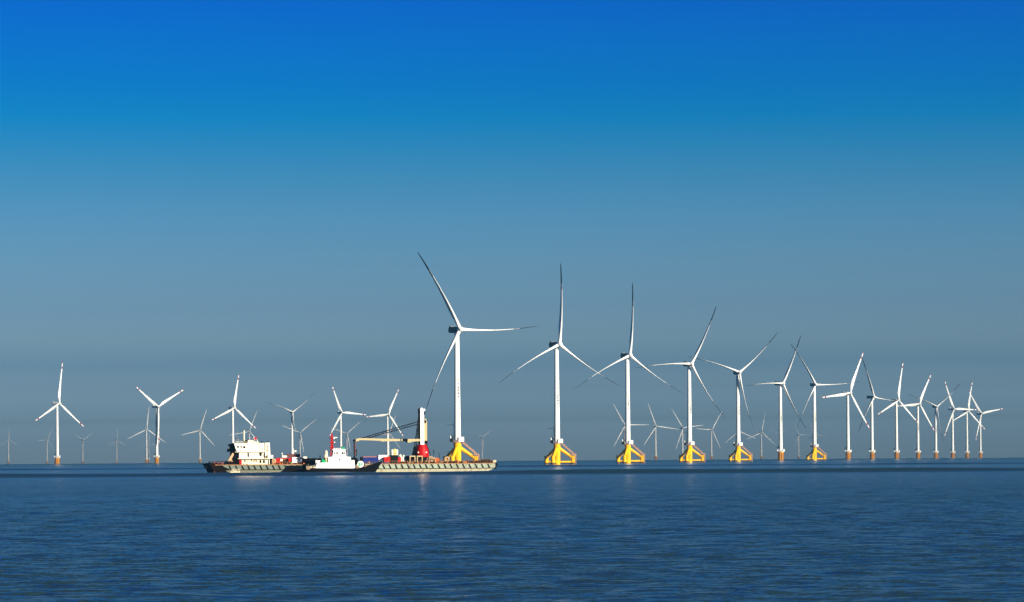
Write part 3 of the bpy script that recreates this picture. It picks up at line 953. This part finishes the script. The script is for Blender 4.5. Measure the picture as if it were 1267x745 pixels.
for d, ys_ in ((D0 - .9, (566.0, 567.2)), (D0 - .9, (557.8, 559.0))):
    rl = MB()
    for a in range(296, 330, 3):
        ptube(rl, (a, ys_[1], d), (a, ys_[0], d), .035, n=4)
    ptube(rl, (296, ys_[0], d), (329, ys_[0], d), .04, n=4)
    barge.part('railing', rl, M['shipwhite'])
for a in (300.2, 303.4, 312.0, 315.0, 318.0):
    w = MB(); x_, z_ = XZ(a, 562.4, D0 - .34)
    w.tube((x_, D0 - .36, z_), (x_, D0 - .2, z_), .2, n=10)
    barge.part('porthole', w, M['glass'])
for a, t_ in ((294.5, 543.5), (309.5, 540.5), (312.2, 542.4), (318.8, 543.6), (299.0, 545.4)):
    w = MB(); ptube(w, (a, 548.4, 6), (a, t_, 6), .05, .03, n=5)
    barge.part('antenna', w, M['shipwhite'])
rl = MB()
for a in range(291, 321, 3):
    ptube(rl, (a, 548.3, D0 - .6), (a, 546.6, D0 - .6), .035, n=4)
ptube(rl, (291, 546.7, D0 - .6), (320, 546.7, D0 - .6), .04, n=4)
barge.part('railing', rl, M['shipwhite'])
w = MB()
for k in range(9):
    ptube(w, (330.0, 566 - k * 1.9, D0 + .7), (331.4, 566 - k * 1.9, D0 + .7), .04, n=4)
ptube(w, (330.0, 566.5, D0 + .7), (330.0, 549.5, D0 + .7), .04, n=4); ptube(w, (331.4, 566.5, D0 + .7), (331.4, 549.5, D0 + .7), .04, n=4)
barge.part('ladder', w, M['rust'])
w = MB(); pbox(w, 322, 326, 555, 556.2, D0 + .72, D0 + .85); pbox(w, 329.2, 333.2, 556.5, 557.4, D0 + .72, D0 + .85)
barge.part('funnel_stain', w, M['rust'])
for a, b in ((302, 304.2), (313.4, 315.2)):
    w = MB(); pbox(w, a, b, 569.6, 571.2, D0 - .08, D0 + .1)
    barge.part('window', w, M['glass'])
# foredeck A-frame ramp
af = MB()
ppoly(af, [(282, 570), (287.8, 560.3), (289.2, 560.6), (289.3, 563), (286.5, 568), (288.8, 571.8), (286.8, 572), (284.5, 570.3), (283, 572)], D0, D0 + 1.2)
barge.part('bow_gantry', af, M['rope'])
# small poles on the deck
for a, t_, bb in ((536.6, 556.2, 565.5), (543.3, 559.8, 572), (554.6, 558.2, 566)):
    m = MB(); ptube(m, (a, 573, 9), (a, t_, 9), .09, n=6)
    if a < 540:
        ptube(m, (a - .9, 559.2, 9), (a + .9, 559.2, 9), .12, n=6)
    barge.part('lamp_post', m, M['dark'])

# ------------------------------------------------------------------ crane
dC = 9.0
cb = XZ(522.5, 573, dC)
crane = Ship('deck_crane', 'cream and white deck crane with red pedestal and long level jib', 'crane', (cb[0], dC, DK))
SC = X(451, dC) - X(450, dC)        # metres per photo pixel at that depth
def cz(py):
    return Z(522.5, py, dC)
c0 = X(522.3, dC)
m = MB(); m.lathe([(8.2 * SC, cz(565.5)), (8.4 * SC, cz(562)), (7.7 * SC, cz(557)), (6.6 * SC, cz(553.5)), (5.2 * SC, cz(550.2))], 26, (c0, dC))
ped = crane.part('pedestal', m, M['red'], smooth=35)
m = MB(); m.lathe([(7.4 * SC, DK - .2), (7.4 * SC, cz(565.4))], 24, (c0, dC))
crane.part('slew_ring', m, M['dark'], smooth=35)
for a in (517.6, 527.6):
    m = MB(); x_ = X(a, dC - 2); z_ = Z(a, 559.8, dC - 2)
    m.tube((x_, dC - 8.0 * SC * .93, z_), (x_, dC - 8.0 * SC * .93 + 1.2, z_), .26, n=10)
    crane.part('work_light', m, M['shipwhite'], ped)
m = MB(); m.box(X(520.2, dC), X(524.6, dC), dC - .7, dC + .7, cz(550.6), cz(506.2))
m.box(X(520.0, dC), X(526.0, dC), dC - .8, dC + .8, cz(508.0), cz(506.0)); m.prism([(X(523, dC), cz(506)), (X(520.6, dC), cz(506)), (X(521.2, dC), cz(504.6)), (X(522.6, dC), cz(504.6))], dC - .5, dC + .5)
mast = crane.part('mast', m, M['white'])
m = MB(); m.box(X(524.75, dC), X(528.3, dC), dC - .6, dC + .8, cz(549.2), cz(521.6))
m.box(X(525.6, dC), X(527.6, dC), dC - .5, dC + .5, cz(521.5), cz(518.2))
crane.part('counter_column', m, M['jib'])
m = MB()
m.box(X(518.2, dC), X(520.1, dC), dC - .5, dC + .9, cz(550.2), cz(505.4))
m.box(X(517.0, dC), X(520.1, dC), dC - .6, dC + .8, cz(538), cz(530.5))
m.box(X(525.4, dC), X(528.6, dC), dC - .9, dC - .62, cz(549), cz(545.4))
m.box(X(524.65, dC), X(526.2, dC), dC - .9, dC - .75, cz(512.5), cz(509.8)); m.box(X(525.4, dC), X(527, dC), dC - .9, dC - .65, cz(523.4), cz(520))
crane.part('ladder_casing', m, M['dark'])
m = MB()
for (a, b) in (((519, 506), (511.5, 566)), ((518.4, 520), (513.8, 566))):
    ptube(m, (*a, dC - .6), (*b, dC - .6), .14, .20, n=6)
m.prism([XZ(512.0, 565.5, dC), XZ(514.6, 553, dC), XZ(519.5, 551, dC), XZ(519, 565.5, dC)], dC + 3, dC + 5)
ptube(m, (527.5, 549, dC), (532.8, 563.5, dC), .14, n=6)
crane.part('backstay', m, M['dark'])
# jib
dJ = dC - 2.0
m = MB()
m.prism([XZ(519.6, 543.2, dJ), XZ(519.6, 545.9, dJ), XZ(510, 546.4, dJ), XZ(508, 547.6, dJ), XZ(504.5, 547.6, dJ), XZ(503.4, 545.6, dJ), XZ(476, 546.0, dJ), XZ(473.5, 546.4, dJ), XZ(470, 545.4, dJ), XZ(450, 544.6, dJ), XZ(446, 544.5, dJ), XZ(443.2, 545.8, dJ), XZ(439.6, 546.6, dJ), XZ(438.8, 545.4, dJ), XZ(441, 543.0, dJ), XZ(444, 542.2, dJ), XZ(452, 542.3, dJ), XZ(497, 543.3, dJ)], dJ, dJ + 1.1)
jib = crane.part('jib', m, M['jib'])
m = MB()
m.box(X(498.6, dJ), X(504.6, dJ), dJ - .12, dJ + 1.25, Z(501, 546.0, dJ), Z(501, 542.9, dJ))
m.box(X(495.8, dJ), X(496.8, dJ), dJ - .1, dJ + 1.2, Z(496, 545.7, dJ), Z(496, 543.0, dJ))
m.box(X(502.4, dJ), X(504.4, dJ), dJ - .1, dJ + 1.2, Z(503, 547.4, dJ), Z(503, 545.6, dJ))
crane.part('jib_clamp', m, M['black'], jib)
m = MB()
m.tube((X(439.0, dJ), dJ - .2, Z(439, 545.0, dJ)), (X(439, dJ), dJ + 1.3, Z(439, 545, dJ)), .42, n=12)
crane.part('jib_sheave', m, M['dark'], jib)
for s_, (a, b) in enumerate((((518.5, 521.0), (445.5, 542.6)), ((518.5, 524.0), (452, 542.8)))):
    m = MB(); ptube(m, (*a, dJ + .4), (*b, dJ + .4), .11, n=6)
    ptube(m, (a[0], a[1] + .9, dJ + .8), (b[0] + 2, b[1], dJ + .8), .08, n=6)
    crane.part('hoist_cable', m, M['dark'])
# hanging leg below the tip
m = MB()
m.box(X(438.2, dJ), X(439.1, dJ), dJ + .1, dJ + .9, Z(439, 567, dJ), Z(439, 545.8, dJ), 1)
m.box(X(439.15, dJ), X(440.3, dJ), dJ + .1, dJ + .9, Z(439, 563, dJ), Z(439, 548, dJ), 0)
m.box(X(437.4, dJ), X(440.7, dJ), dJ, dJ + 1, Z(439, 546.4, dJ), Z(439, 544.8, dJ), 1)
m.box(X(440.5, dJ), X(441.7, dJ), dJ + .2, dJ + .8, Z(439, 560.2, dJ), Z(439, 556.2, dJ), 1)
m.box(X(440.4, dJ), X(441.5, dJ), dJ + .2, dJ + .8, Z(439, 564, dJ), Z(439, 561, dJ), 1)
crane.part('boom_rest', m, [M['dred'], M['black']])

# ------------------------------------------------------------------ cargo on the deck
def cargo(name, label, cat, parts, base_px, d, group=None):
    bx = X(base_px, d)
    s = Ship(name, label, cat, (bx, d, DK), group)
    for nm3, mb, mm in parts:
        s.part(nm3, mb, mm)
    return s
def container(x0, x1, y0, y1, d, m, label, name='shipping_container', extra=(), dd=2.6, group='containers and boxes on the barge deck'):
    b = MB(); pbox(b, x0, x1, y0, y1, d, d + dd)
    n = max(3, int((x1 - x0) * .9))
    rb = MB()
    zt1, zb1 = Z((x0 + x1) / 2, y0, d), Z((x0 + x1) / 2, y1, d)
    X0, X1 = X(x0, d), X(x1, d)
    for i in range(n):
        xa = X0 + (X1 - X0) * (i + .3) / n
        rb.box(xa, xa + (X1 - X0) * .4 / n, d - .045, d + .02, zb1 + .12, zt1 - .12)
    fr = MB()
    fr.box(X0 - .03, X1 + .03, d - .07, d + .1, zt1 - .12, zt1 + .03)
    fr.box(X0 - .03, X1 + .03, d - .07, d + .1, zb1, zb1 + .12)
    for xa in (X0 - .03, X1 - .09):
        fr.box(xa, xa + .12, d - .075, d + .1, zb1 + .01, zt1 + .01)
    return cargo(name, label, 'container', [('body', b, m), ('corrugation', rb, m), ('corner_frame', fr, m)] + list(extra), (x0 + x1) / 2, d + dd / 2, group)
def mbx(*a):
    return pbox(MB(), *a)
def wheel(px, py, d, r, tube_r):
    x_, z_ = XZ(px, py, d)
    return MB().ring((x_, d, z_), r, tube_r, 'y', 18, 8)
container(342, 360.6, 566.8, 573.2, 5, M['red'], 'red container with white square panel beside the black tyre stack',
          extra=[('panel', mbx(347.0, 349.9, 567.8, 570.7, 4.8, 5.0), M['shipwhite']),
                 ('door_hatch', mbx(351.5, 357, 567.6, 569.4, 4.85, 5.0), M['dark'])])
container(355.2, 371.6, 562.0, 565.9, 6, M['dred'], 'dark red box stacked on top of the red and white containers')
container(361.8, 373.6, 566.0, 572.6, 5.2, M['white'], 'plain white container on the deck directly under the dark red box', extra=[('foot', mbx(362.5, 372.5, 572.6, 574.8, 5.4, 7), M['dark'])])
container(349.5, 355, 563.9, 566.0, 6, M['shipwhite'], 'small white locker left of the dark red box', name='deck_locker', group=None)
container(375.6, 379.8, 565.2, 567.2, 6, M['shipwhite'], 'small white locker on the right of the white container, above the black pile', name='deck_locker', group=None)
w1 = [('drum', wheel(338.8, 570.4, 4, .55, .32), M['rope']), ('core', MB().tube((X(338.8, 4), 3.7, Z(338, 570.4, 4)), (X(338.8, 4), 4.6, Z(338, 570.4, 4)), .3, n=10), M['rust']), ('stand', mbx(336.4, 341.2, 572.4, 575.2, 3.6, 4.6), M['rust'])]
cargo('rope_winch', 'rusty tan rope winch on deck between the wheelhouse and the red container', 'winch', w1, 338.8, 4)
w2 = [('tyre', wheel(354.3, 571.4, 4.3, .62, .3), M['black']), ('upper_tyre', wheel(352.6, 569.4, 4.5, .4, .2), M['rust'])]
cargo('tyre_stack', 'black tyres leaning on the red container', 'tyres', w2, 354, 4.3)
cargo('green_drum', 'small green drum in front of the white container', 'drum', [('drum_body', MB().lathe([(.5, Z(360, 574.8, 3.8)), (.5, Z(360, 571.8, 3.8))], 14, (X(360.2, 3.8), 3.8)), M['green']), ('lid', MB().lathe([(.42, Z(360, 571.8, 3.8)), (.42, Z(360, 571.4, 3.8))], 14, (X(360.2, 3.8), 3.8)), M['dark'])], 360.2, 3.8)
# satellite dome and antenna
dm = MB(); ptube(dm, (363.2, 562, 7), (363, 555.2, 7), .14, .08); ppoly(dm, [(362.6, 562), (363, 556), (364, 558), (365.2, 562)], 6.9, 7.1)
ds = MB(); x_, z_ = XZ(365.6, 558.6, 7); ds.lathe([(.1, z_ - .5), (.4, z_ - .35), (.5, z_), (.35, z_ + .35), (.08, z_ + .48)], 12, (x_, 7))
cargo('antenna', 'white antenna with dome standing on the dark red box', 'antenna', [('pole', dm, M['shipwhite']), ('dome', ds, M['shipwhite'])], 363.5, 7)
an = MB(); ptube(an, (349.2, 564, 6.5), (349.2, 561.2, 6.5), .06); x_, z_ = XZ(349.2, 561.2, 6.5); an.tube((x_ - .2, 6.5, z_), (x_ + .2, 6.5, z_), .2)
cargo('vent_pipe', 'thin vent pipe beside the small white locker left of the red box', 'pipe', [('pipe', an, M['shipwhite'])], 349.2, 6.5)
# black pile amidships
bp = MB()
ppoly(bp, [(373.6, 575.5), (373.4, 568.4), (376, 567.6), (381, 567.3), (389, 567.1), (396, 567.4), (402, 567.6), (402, 576)], 6, 12)
for k in range(7):
    x_, z_ = XZ(375 + k * 3.4, 569.0 + (k % 2) * 1.4, 5.8); bp.ring((x_, 5.8, z_), .5, .22, 'y', 14, 6)
cargo('cargo_pile', 'low black heap of covered gear amidships left of the tug wheelhouse', 'cargo pile', [('cover', bp, M['black'])], 386, 8)
pp = MB(); ptube(pp, (396.0, 568, 8), (396.0, 563.2, 8), .1); pbox(pp, 395.4, 396.8, 564.2, 565.4, 7.8, 8.2)
cargo('deck_light', 'small dark deck light on a pole above the black heap', 'light', [('pole', pp, M['dark'])], 396, 8)
container(449.4, 468.2, 566.2, 572.2, 6, M['blue'], 'long blue container behind the bow of the tug', extra=[('end_door', mbx(446.6, 449.2, 565.6, 572.4, 6, 8.4), M['dark']), ('tarpaulin', mbx(449.0, 467.8, 564.5, 565.9, 6, 8.6), M['pink']), ('end_post', mbx(466.6, 467.8, 563.8, 566, 5.9, 6.2), M['dark'])])
container(468.6, 479.4, 563.2, 568.9, 7, M['white'], 'white container between the blue container and the red one')
container(475.2, 482.8, 565.6, 571.8, 5, M['red'], 'small bright red container just left of the dark generator box')
mk = [('body', mbx(483.2, 492.6, 563.2, 573.4, 5.2, 8), M['dark']), ('door', mbx(492.6, 496.4, 565.6, 572.4, 5.2, 7), M['red'])]
cargo('generator_box', 'dark generator housing with red end under the yellow and white tanks', 'generator', mk, 488, 6.5)
for i, (a, mm, lb) in enumerate(((485.4, M['shipwhite'], 'white upright tank, left one of three on the generator box'), (488.4, M['lyellow'], 'tan yellow upright tank, middle one of three on the generator box'), (491.2, M['shipwhite'], 'white upright tank, right one of three on the generator box'))):
    z0, z1 = Z(a, 563.1, 6.5), Z(a, 556.2 - (i == 1) * 1.0, 6.5)
    tk = MB().lathe([(.42, z0), (.44, z1 - .2), (.25, z1)], 14, (X(a, 6.5), 6.5))
    bn = MB().lathe([(.46, z0 + .6), (.46, z0 + .75)], 14, (X(a, 6.5), 6.5))
    cargo('storage_tank', lb, 'tank', [('shell', tk, mm), ('band', bn, M['rust'])], a, 6.5, 'tanks on the generator box')
vt = MB(); ptube(vt, (496, 572.5, 5.5), (496, 565, 5.5), .3); ptube(vt, (496, 565, 5.5), (494.4, 563.0, 5.5), .34, .5); ptube(vt, (498.6, 572.5, 5.8), (498.6, 564.8, 5.8), .28); ptube(vt, (498.6, 564.8, 5.8), (500, 563.4, 5.8), .3, .5)
cargo('air_vent', 'pale cowl vents beside the dark generator box', 'vent', [('cowl', vt, M['shipwhite'])], 497, 5.6)
def frame_box(a, b, label, d=4.0):
    y0, y1 = 563.9, 572.0
    fr = MB(); w = 1.0
    pbox(fr, a, b, y0, y0 + 1.3, d, d + .3); pbox(fr, a, b, y1 - .5, y1, d, d + .3)
    pbox(fr, a, a + w, y0, y1, d - .01, d + .29); pbox(fr, b - w, b, y0, y1, d - .01, d + .29)
    bk = mbx(a + .1, b - .1, y0 + .2, y1 - .1, d + .4, d + 3)
    cargo('open_rack', label, 'rack', [('rack_frame', fr, M['jib']), ('dark_interior', bk, M['black'])], (a + b) / 2, d + 1.5, 'square cream framed racks')
frame_box(507.0, 514.0, 'square cream-framed rack with dark inside, left of the pair under the crane')
frame_box(516.0, 523.0, 'square cream-framed rack with dark inside, right one directly under the crane')
container(502.8, 507, 564.2, 572.6, 6, M['dark'], 'plain dark box left of the two cream-framed racks', name='equipment_box', group=None)
# rope tangle right of crane
rt = MB()
rnd = random.Random(8)
for k in range(9):
    x_, z_ = XZ(528.8 + k * 1.15, 570.4 - 3.6 * math.exp(-((k - 4) / 2.6) ** 2) + rnd.random(), 4.2)
    rt.ring((x_, 4.2 + rnd.random(), z_), .55 + rnd.random() * .3, .16, rnd.choice('xyz'), 14, 6)
    ptube(rt, (527 + k * 1.2, 572.6, 4.5), (529 + k * 1.2 + rnd.random() * 2, 566 + rnd.random() * 3, 4.5), .12, n=6)
cargo('rope_pile', 'tan heap of rope and netting on deck right of the crane', 'rope', [('rope', rt, M['rope'])], 532, 4.5)
rt = MB()
for k in range(6):
    x_, z_ = XZ(538 + k * .95, 569.4 + rnd.random() * 2, 4.2)
    rt.ring((x_, 4.2 + rnd.random(), z_), .5 + rnd.random() * .25, .2, rnd.choice('xyz'), 12, 6)
    ptube(rt, (537.4 + k, 572.6, 4.5), (537.8 + k * 1.0, 566 + rnd.random() * 2, 4.5), .13, n=6)
cargo('buoy_gear', 'orange heap of buoys and fittings right of the tan rope heap', 'gear', [('gear', rt, M['coral'])], 540, 4.5)
w3 = [('reel', wheel(552.8, 568.4, 5, .8, .28), M['rope']), ('inner_reel', wheel(552.8, 568.4, 5.4, .4, .2), M['rust']), ('stand', mbx(549.6, 556.4, 570.6, 573.2, 4.8, 6.4), M['dark'])]
cargo('cable_reel', 'round dark cable reel on deck left of the yellow tripod', 'reel', w3, 552.8, 5)

# ------------------------------------------------------------------ tug
dT = -12.5
tug = Ship('tug_boat', 'black-hulled tug with white wheelhouse moored alongside the barge', 'tug', (X(425, dT), dT + 4.5, 0))
x0t, x1t = X(378.5, dT), X(476.5, dT)
Lt = x1t - x0t
hm = MB()
N_ = 26
lv = 5
for i in range(N_ + 1):
    t = i / N_
    ztop = Z(420, 580.2, dT) + .15 + (2.75 * max(0, (t - .62) / .38) ** 1.5) + .25 * (1 - t) ** 2
    hw = 4.5 * (1 - max(0, (t - .66) / .34) ** 2.2) * (1 - .25 * max(0, (.12 - t) / .12) ** 2)
    for k in range(lv):
        q = k / (lv - 1)                     # 0 = below water, 1 = sheer
        z = -1.2 + (ztop + 1.2) * q
        xx = x0t + Lt * t
        rake = (1 - q) * 4.2 * max(0, (t - .6) / .4) ** 1.5
        w = max(.04, hw * (0.80 + .20 * q ** .8) - (1 - q) * 1.2 * max(0, (t - .6) / .4))
        hm.v += [(xx - rake, dT + 4.5 - w, z), (xx - rake, dT + 4.5 + w, z)]
def hi(i, k, s):
    return (i * lv + k) * 2 + s
for i in range(N_):
    for k in range(lv - 1):
        hm.f.append((hi(i, k, 0), hi(i + 1, k, 0), hi(i + 1, k + 1, 0), hi(i, k + 1, 0)))
        hm.f.append((hi(i, k, 1), hi(i, k + 1, 1), hi(i + 1, k + 1, 1), hi(i + 1, k, 1)))
    hm.f.append((hi(i, lv - 1, 0), hi(i + 1, lv - 1, 0), hi(i + 1, lv - 1, 1), hi(i, lv - 1, 1)))
for k in range(lv - 1):
    hm.f.append((hi(0, k, 0), hi(0, k + 1, 0), hi(0, k + 1, 1), hi(0, k, 1)))
    hm.f.append((hi(N_, k, 0), hi(N_, k, 1), hi(N_, k + 1, 1), hi(N_, k + 1, 0)))
hm.mi = [0] * len(hm.f)
tug.part('hull', hm, M['black'])
d = dT + .9
hs = MB()
pbox(hs, 391.6, 438.8, 574.4, 580.6, d, d + 7.2)
pbox(hs, 406.0, 433.8, 565.4, 574.6, d + .5, d + 6.6)
hs.prism([XZ(388.4, 580.6, d), XZ(391.8, 580.6, d), XZ(391.8, 578.0, d)], d, d + 7)
dhs = tug.part('deckhouse', hs, M['white'])
sm = MB()
pbox(sm, 392.6, 406, 572.6, 574.5, d + .1, d + .5); pbox(sm, 391.2, 396.5, 569.8, 572.0, d + 1, d + 3); pbox(sm, 434.4, 438.6, 569.4, 574.6, d + .2, d + 6)
ptube(sm, (391, 569.4, d + 1), (391, 574.6, d + 1), .18)
tug.part('bulwark', sm, M['white'])
wh = MB()
wh.prism([XZ(411.8, 565.6, d + 1), XZ(428.6, 565.6, d + 1), XZ(427.0, 556.6, d + 1), XZ(412.8, 556.6, d + 1)], d + 1.2, d + 6)
pbox(wh, 411.4, 428.0, 556.0, 556.7, d + .9, d + 6.3)
pbox(wh, 413.0, 426.4, 554.6, 556.0, d + 2, d + 5)
tug.part('wheelhouse', wh, M['white'])
for a, b in ((413.4, 414.4), (416.5, 418.1), (423.1, 425.2), (426.2, 427.0)):
    w = MB(); pbox(w, a, b, 559.4, 562.2, d + 1.05, d + 1.4)
    tug.part('window', w, M['glass'])
pw = MB(); pbox(pw, 419.8, 421.0, 567.4, 569.8, d + .35, d + .7)
tug.part('porthole', pw, M['glass'])
st = MB()
for a, b, cc in ((414.2, 414.9, 572.6), (414.4, 415.2, 577.4), (420.4, 421.2, 576.8), (430.6, 431.6, 576.2), (420, 421.2, 562.8)):
    pbox(st, a, b, cc, cc + .8, d - .05 if cc > 574.6 else d + .4, d + .7)
tug.part('rust_stain', st, M['rust'])
lv2 = MB(); pbox(lv2, 417.4, 420.8, 555.0, 556.2, d + 1.8, d + 2.2); pbox(lv2, 414.2, 416, 555.0, 556.0, d + 1.8, d + 2.2)
tug.part('roof_vent', lv2, M['dark'])
ls = MB(); ls_x, ls_z = XZ(424.6, 555.2, d + 2)
ls.tube((ls_x - .6, d + 2, ls_z + .2), (ls_x + .6, d + 2, ls_z + .2), .36, n=10)
tug.part('life_raft', ls, M['green'])
dk = MB(); pbox(dk, 422.2, 423.6, 552.6, 556.2, d + 2.4, d + 3)
tug.part('roof_box', dk, M['dark'])
# red mast
mm_ = MB()
for a, w in ((409.2, .16), (412.4, .16)):
    ptube(mm_, (a, 564.8, d + 2), (410.6 + (a - 410.8) * .45, 537.6, d + 2), w, .1)
    ptube(mm_, (a, 564.8, d + 3), (410.6 + (a - 410.8) * .45, 537.6, d + 3), w, .1)
for k in range(9):
    y_ = 563 - k * 2.9
    w_ = 1.7 - k * .09
    ptube(mm_, (410.7 - w_, y_, d + 2), (410.7 + w_, y_ - 2.6, d + 2), .1); ptube(mm_, (410.7 + w_, y_, d + 2), (410.7 - w_, y_ - 2.6, d + 2), .1)
for y_, a, b in ((553.2, 408.2, 413.6), (547.4, 408.4, 413.8), (541.6, 408.8, 413.4)):
    pbox(mm_, a, b, y_ - .45, y_ + .45, d + 1.4, d + 3.4)
pbox(mm_, 410.0, 411.8, 539.6, 552, d + 2.2, d + 2.9)
pbox(mm_, 409.2, 412.4, 553, 556.4, d + 2.1, d + 2.9); pbox(mm_, 409.6, 412.0, 541.6, 544.4, d + 2, d + 2.9); pbox(mm_, 409.6, 412.2, 547.4, 549.8, d + 2, d + 2.9)
ptube(mm_, (410.7, 538, d + 2.4), (410.7, 535.9, d + 2.4), .07)
mast = tug.part('mast', mm_, M['red'])
rd = MB(); pbox(rd, 412.6, 417.6, 540.9, 541.9, d + 1.6, d + 2.2); pbox(rd, 412.8, 414.6, 541.9, 543, d + 1.7, d + 2.1); pbox(rd, 413.2, 415, 546.8, 547.8, d + 1.6, d + 2)
tug.part('radar_scanner', rd, M['shipwhite'], mast)
fu = MB(); fu.lathe([(.5, Z(403, 565.6, d + 2)), (.62, Z(403, 561, d + 2)), (.45, Z(403, 560.6, d + 2)), (.5, Z(403, 558.6, d + 2)), (.2, Z(403, 557.4, d + 2))], 14, (X(403.6, d + 2), d + 2))
pbox(fu, 402.0, 405.8, 562.6, 566.2, d + 1.6, d + 3); 
tug.part('funnel', fu, M['cream'])
gr = MB(); gx, gz = XZ(400.6, 571.2, d + .6)
gr.tube((gx - .75, d + .6, gz), (gx + .75, d + .6, gz), .62, n=12); pbox(gr, 398.4, 400.4, 568.0, 571.0, d + 1, d + 2)
tug.part('towing_winch', gr, M['green'])
gd = MB(); pbox(gd, 402.8, 406, 565.8, 574.4, d + 1, d + 5); 
tug.part('engine_casing', gd, M['jib'])
dg = MB()
for k in range(6):
    x_, z_ = XZ(380.6 + k * 1.7, 579.6 - .3 * (k % 2), d - .2)
    dg.ring((x_, d - .3, z_), .36, .16, 'y', 12, 6, mi=k % 3)
tug.part('tyre_fender', dg, [M['rope'], M['rust'], M['cream']])
rl = MB()
for a in range(379, 392, 3):
    ptube(rl, (a, 580.2, d), (a, 577.0, d), .05, n=5)
ptube(rl, (379, 577.1, d), (392, 576.6, d), .05, n=5)
tug.part('railing', rl, M['shipwhite'])
br2 = MB(); x_, z_ = XZ(438.6, 570.6, d + 3); br2.ring((x_, d + 3, z_), .9, .55, 'y', 20, 8); br2.tube((x_, d + 2.6, z_), (x_, d + 3.6, z_), .75, n=16)
tug.part('bow_winch', br2, M['black'])
# white disc with green characters on the foredeck
gx, gz = XZ(446.2, 574.4, dT + 1.2)
ds1 = MB(); ds1.tube((gx, dT + 1.2, gz), (gx, dT + 1.7, gz), 1.18, n=28)
disc = tug.part('round_signboard', ds1, M['white'])
g2 = MB()
def gb(x0, x1, z0, z1):
    g2.box(gx + x0, gx + x1, dT + 1.14, dT + 1.24, gz + z0, gz + z1)
gb(-.98, -.1, .2, .5); gb(-.8, -.45, -.55, .19); gb(-.44, -.1, -.2, .05); gb(-.35, -.1, -.72, -.21); gb(-.8, -.36, -.85, -.56)
gb(.05, .32, -.62, .6); gb(.33, .75, .36, .6); gb(.55, .8, .02, .35); gb(.33, .75, -.22, .01)
tug.part('green_lettering', g2, M['green'], disc)
ps = MB(); ps.tube((gx, dT + 1.5, gz - 1.1), (gx, dT + 1.5, gz - 2.3), .12)
tug.part('sign_post', ps, M['dark'], disc)
fg = MB()
pbox(fg, 441.2, 444, 577.2, 580.6, dT + 1.2, dT + 2.4); pbox(fg, 450, 454, 576.6, 579.6, dT + 1.5, dT + 2.4); pbox(fg, 456.0, 457.6, 570.8, 573, dT + 1.8, dT + 2.6)
tug.part('deck_gear', fg, M['rust'])
wb = MB()
for i in range(14):
    t = .66 + i * .025
ptube(wb, (440, 579.6, dT + .3), (452, 578.2, dT + .4), .09, n=6)
tug.part('white_rail', wb, M['cream'])
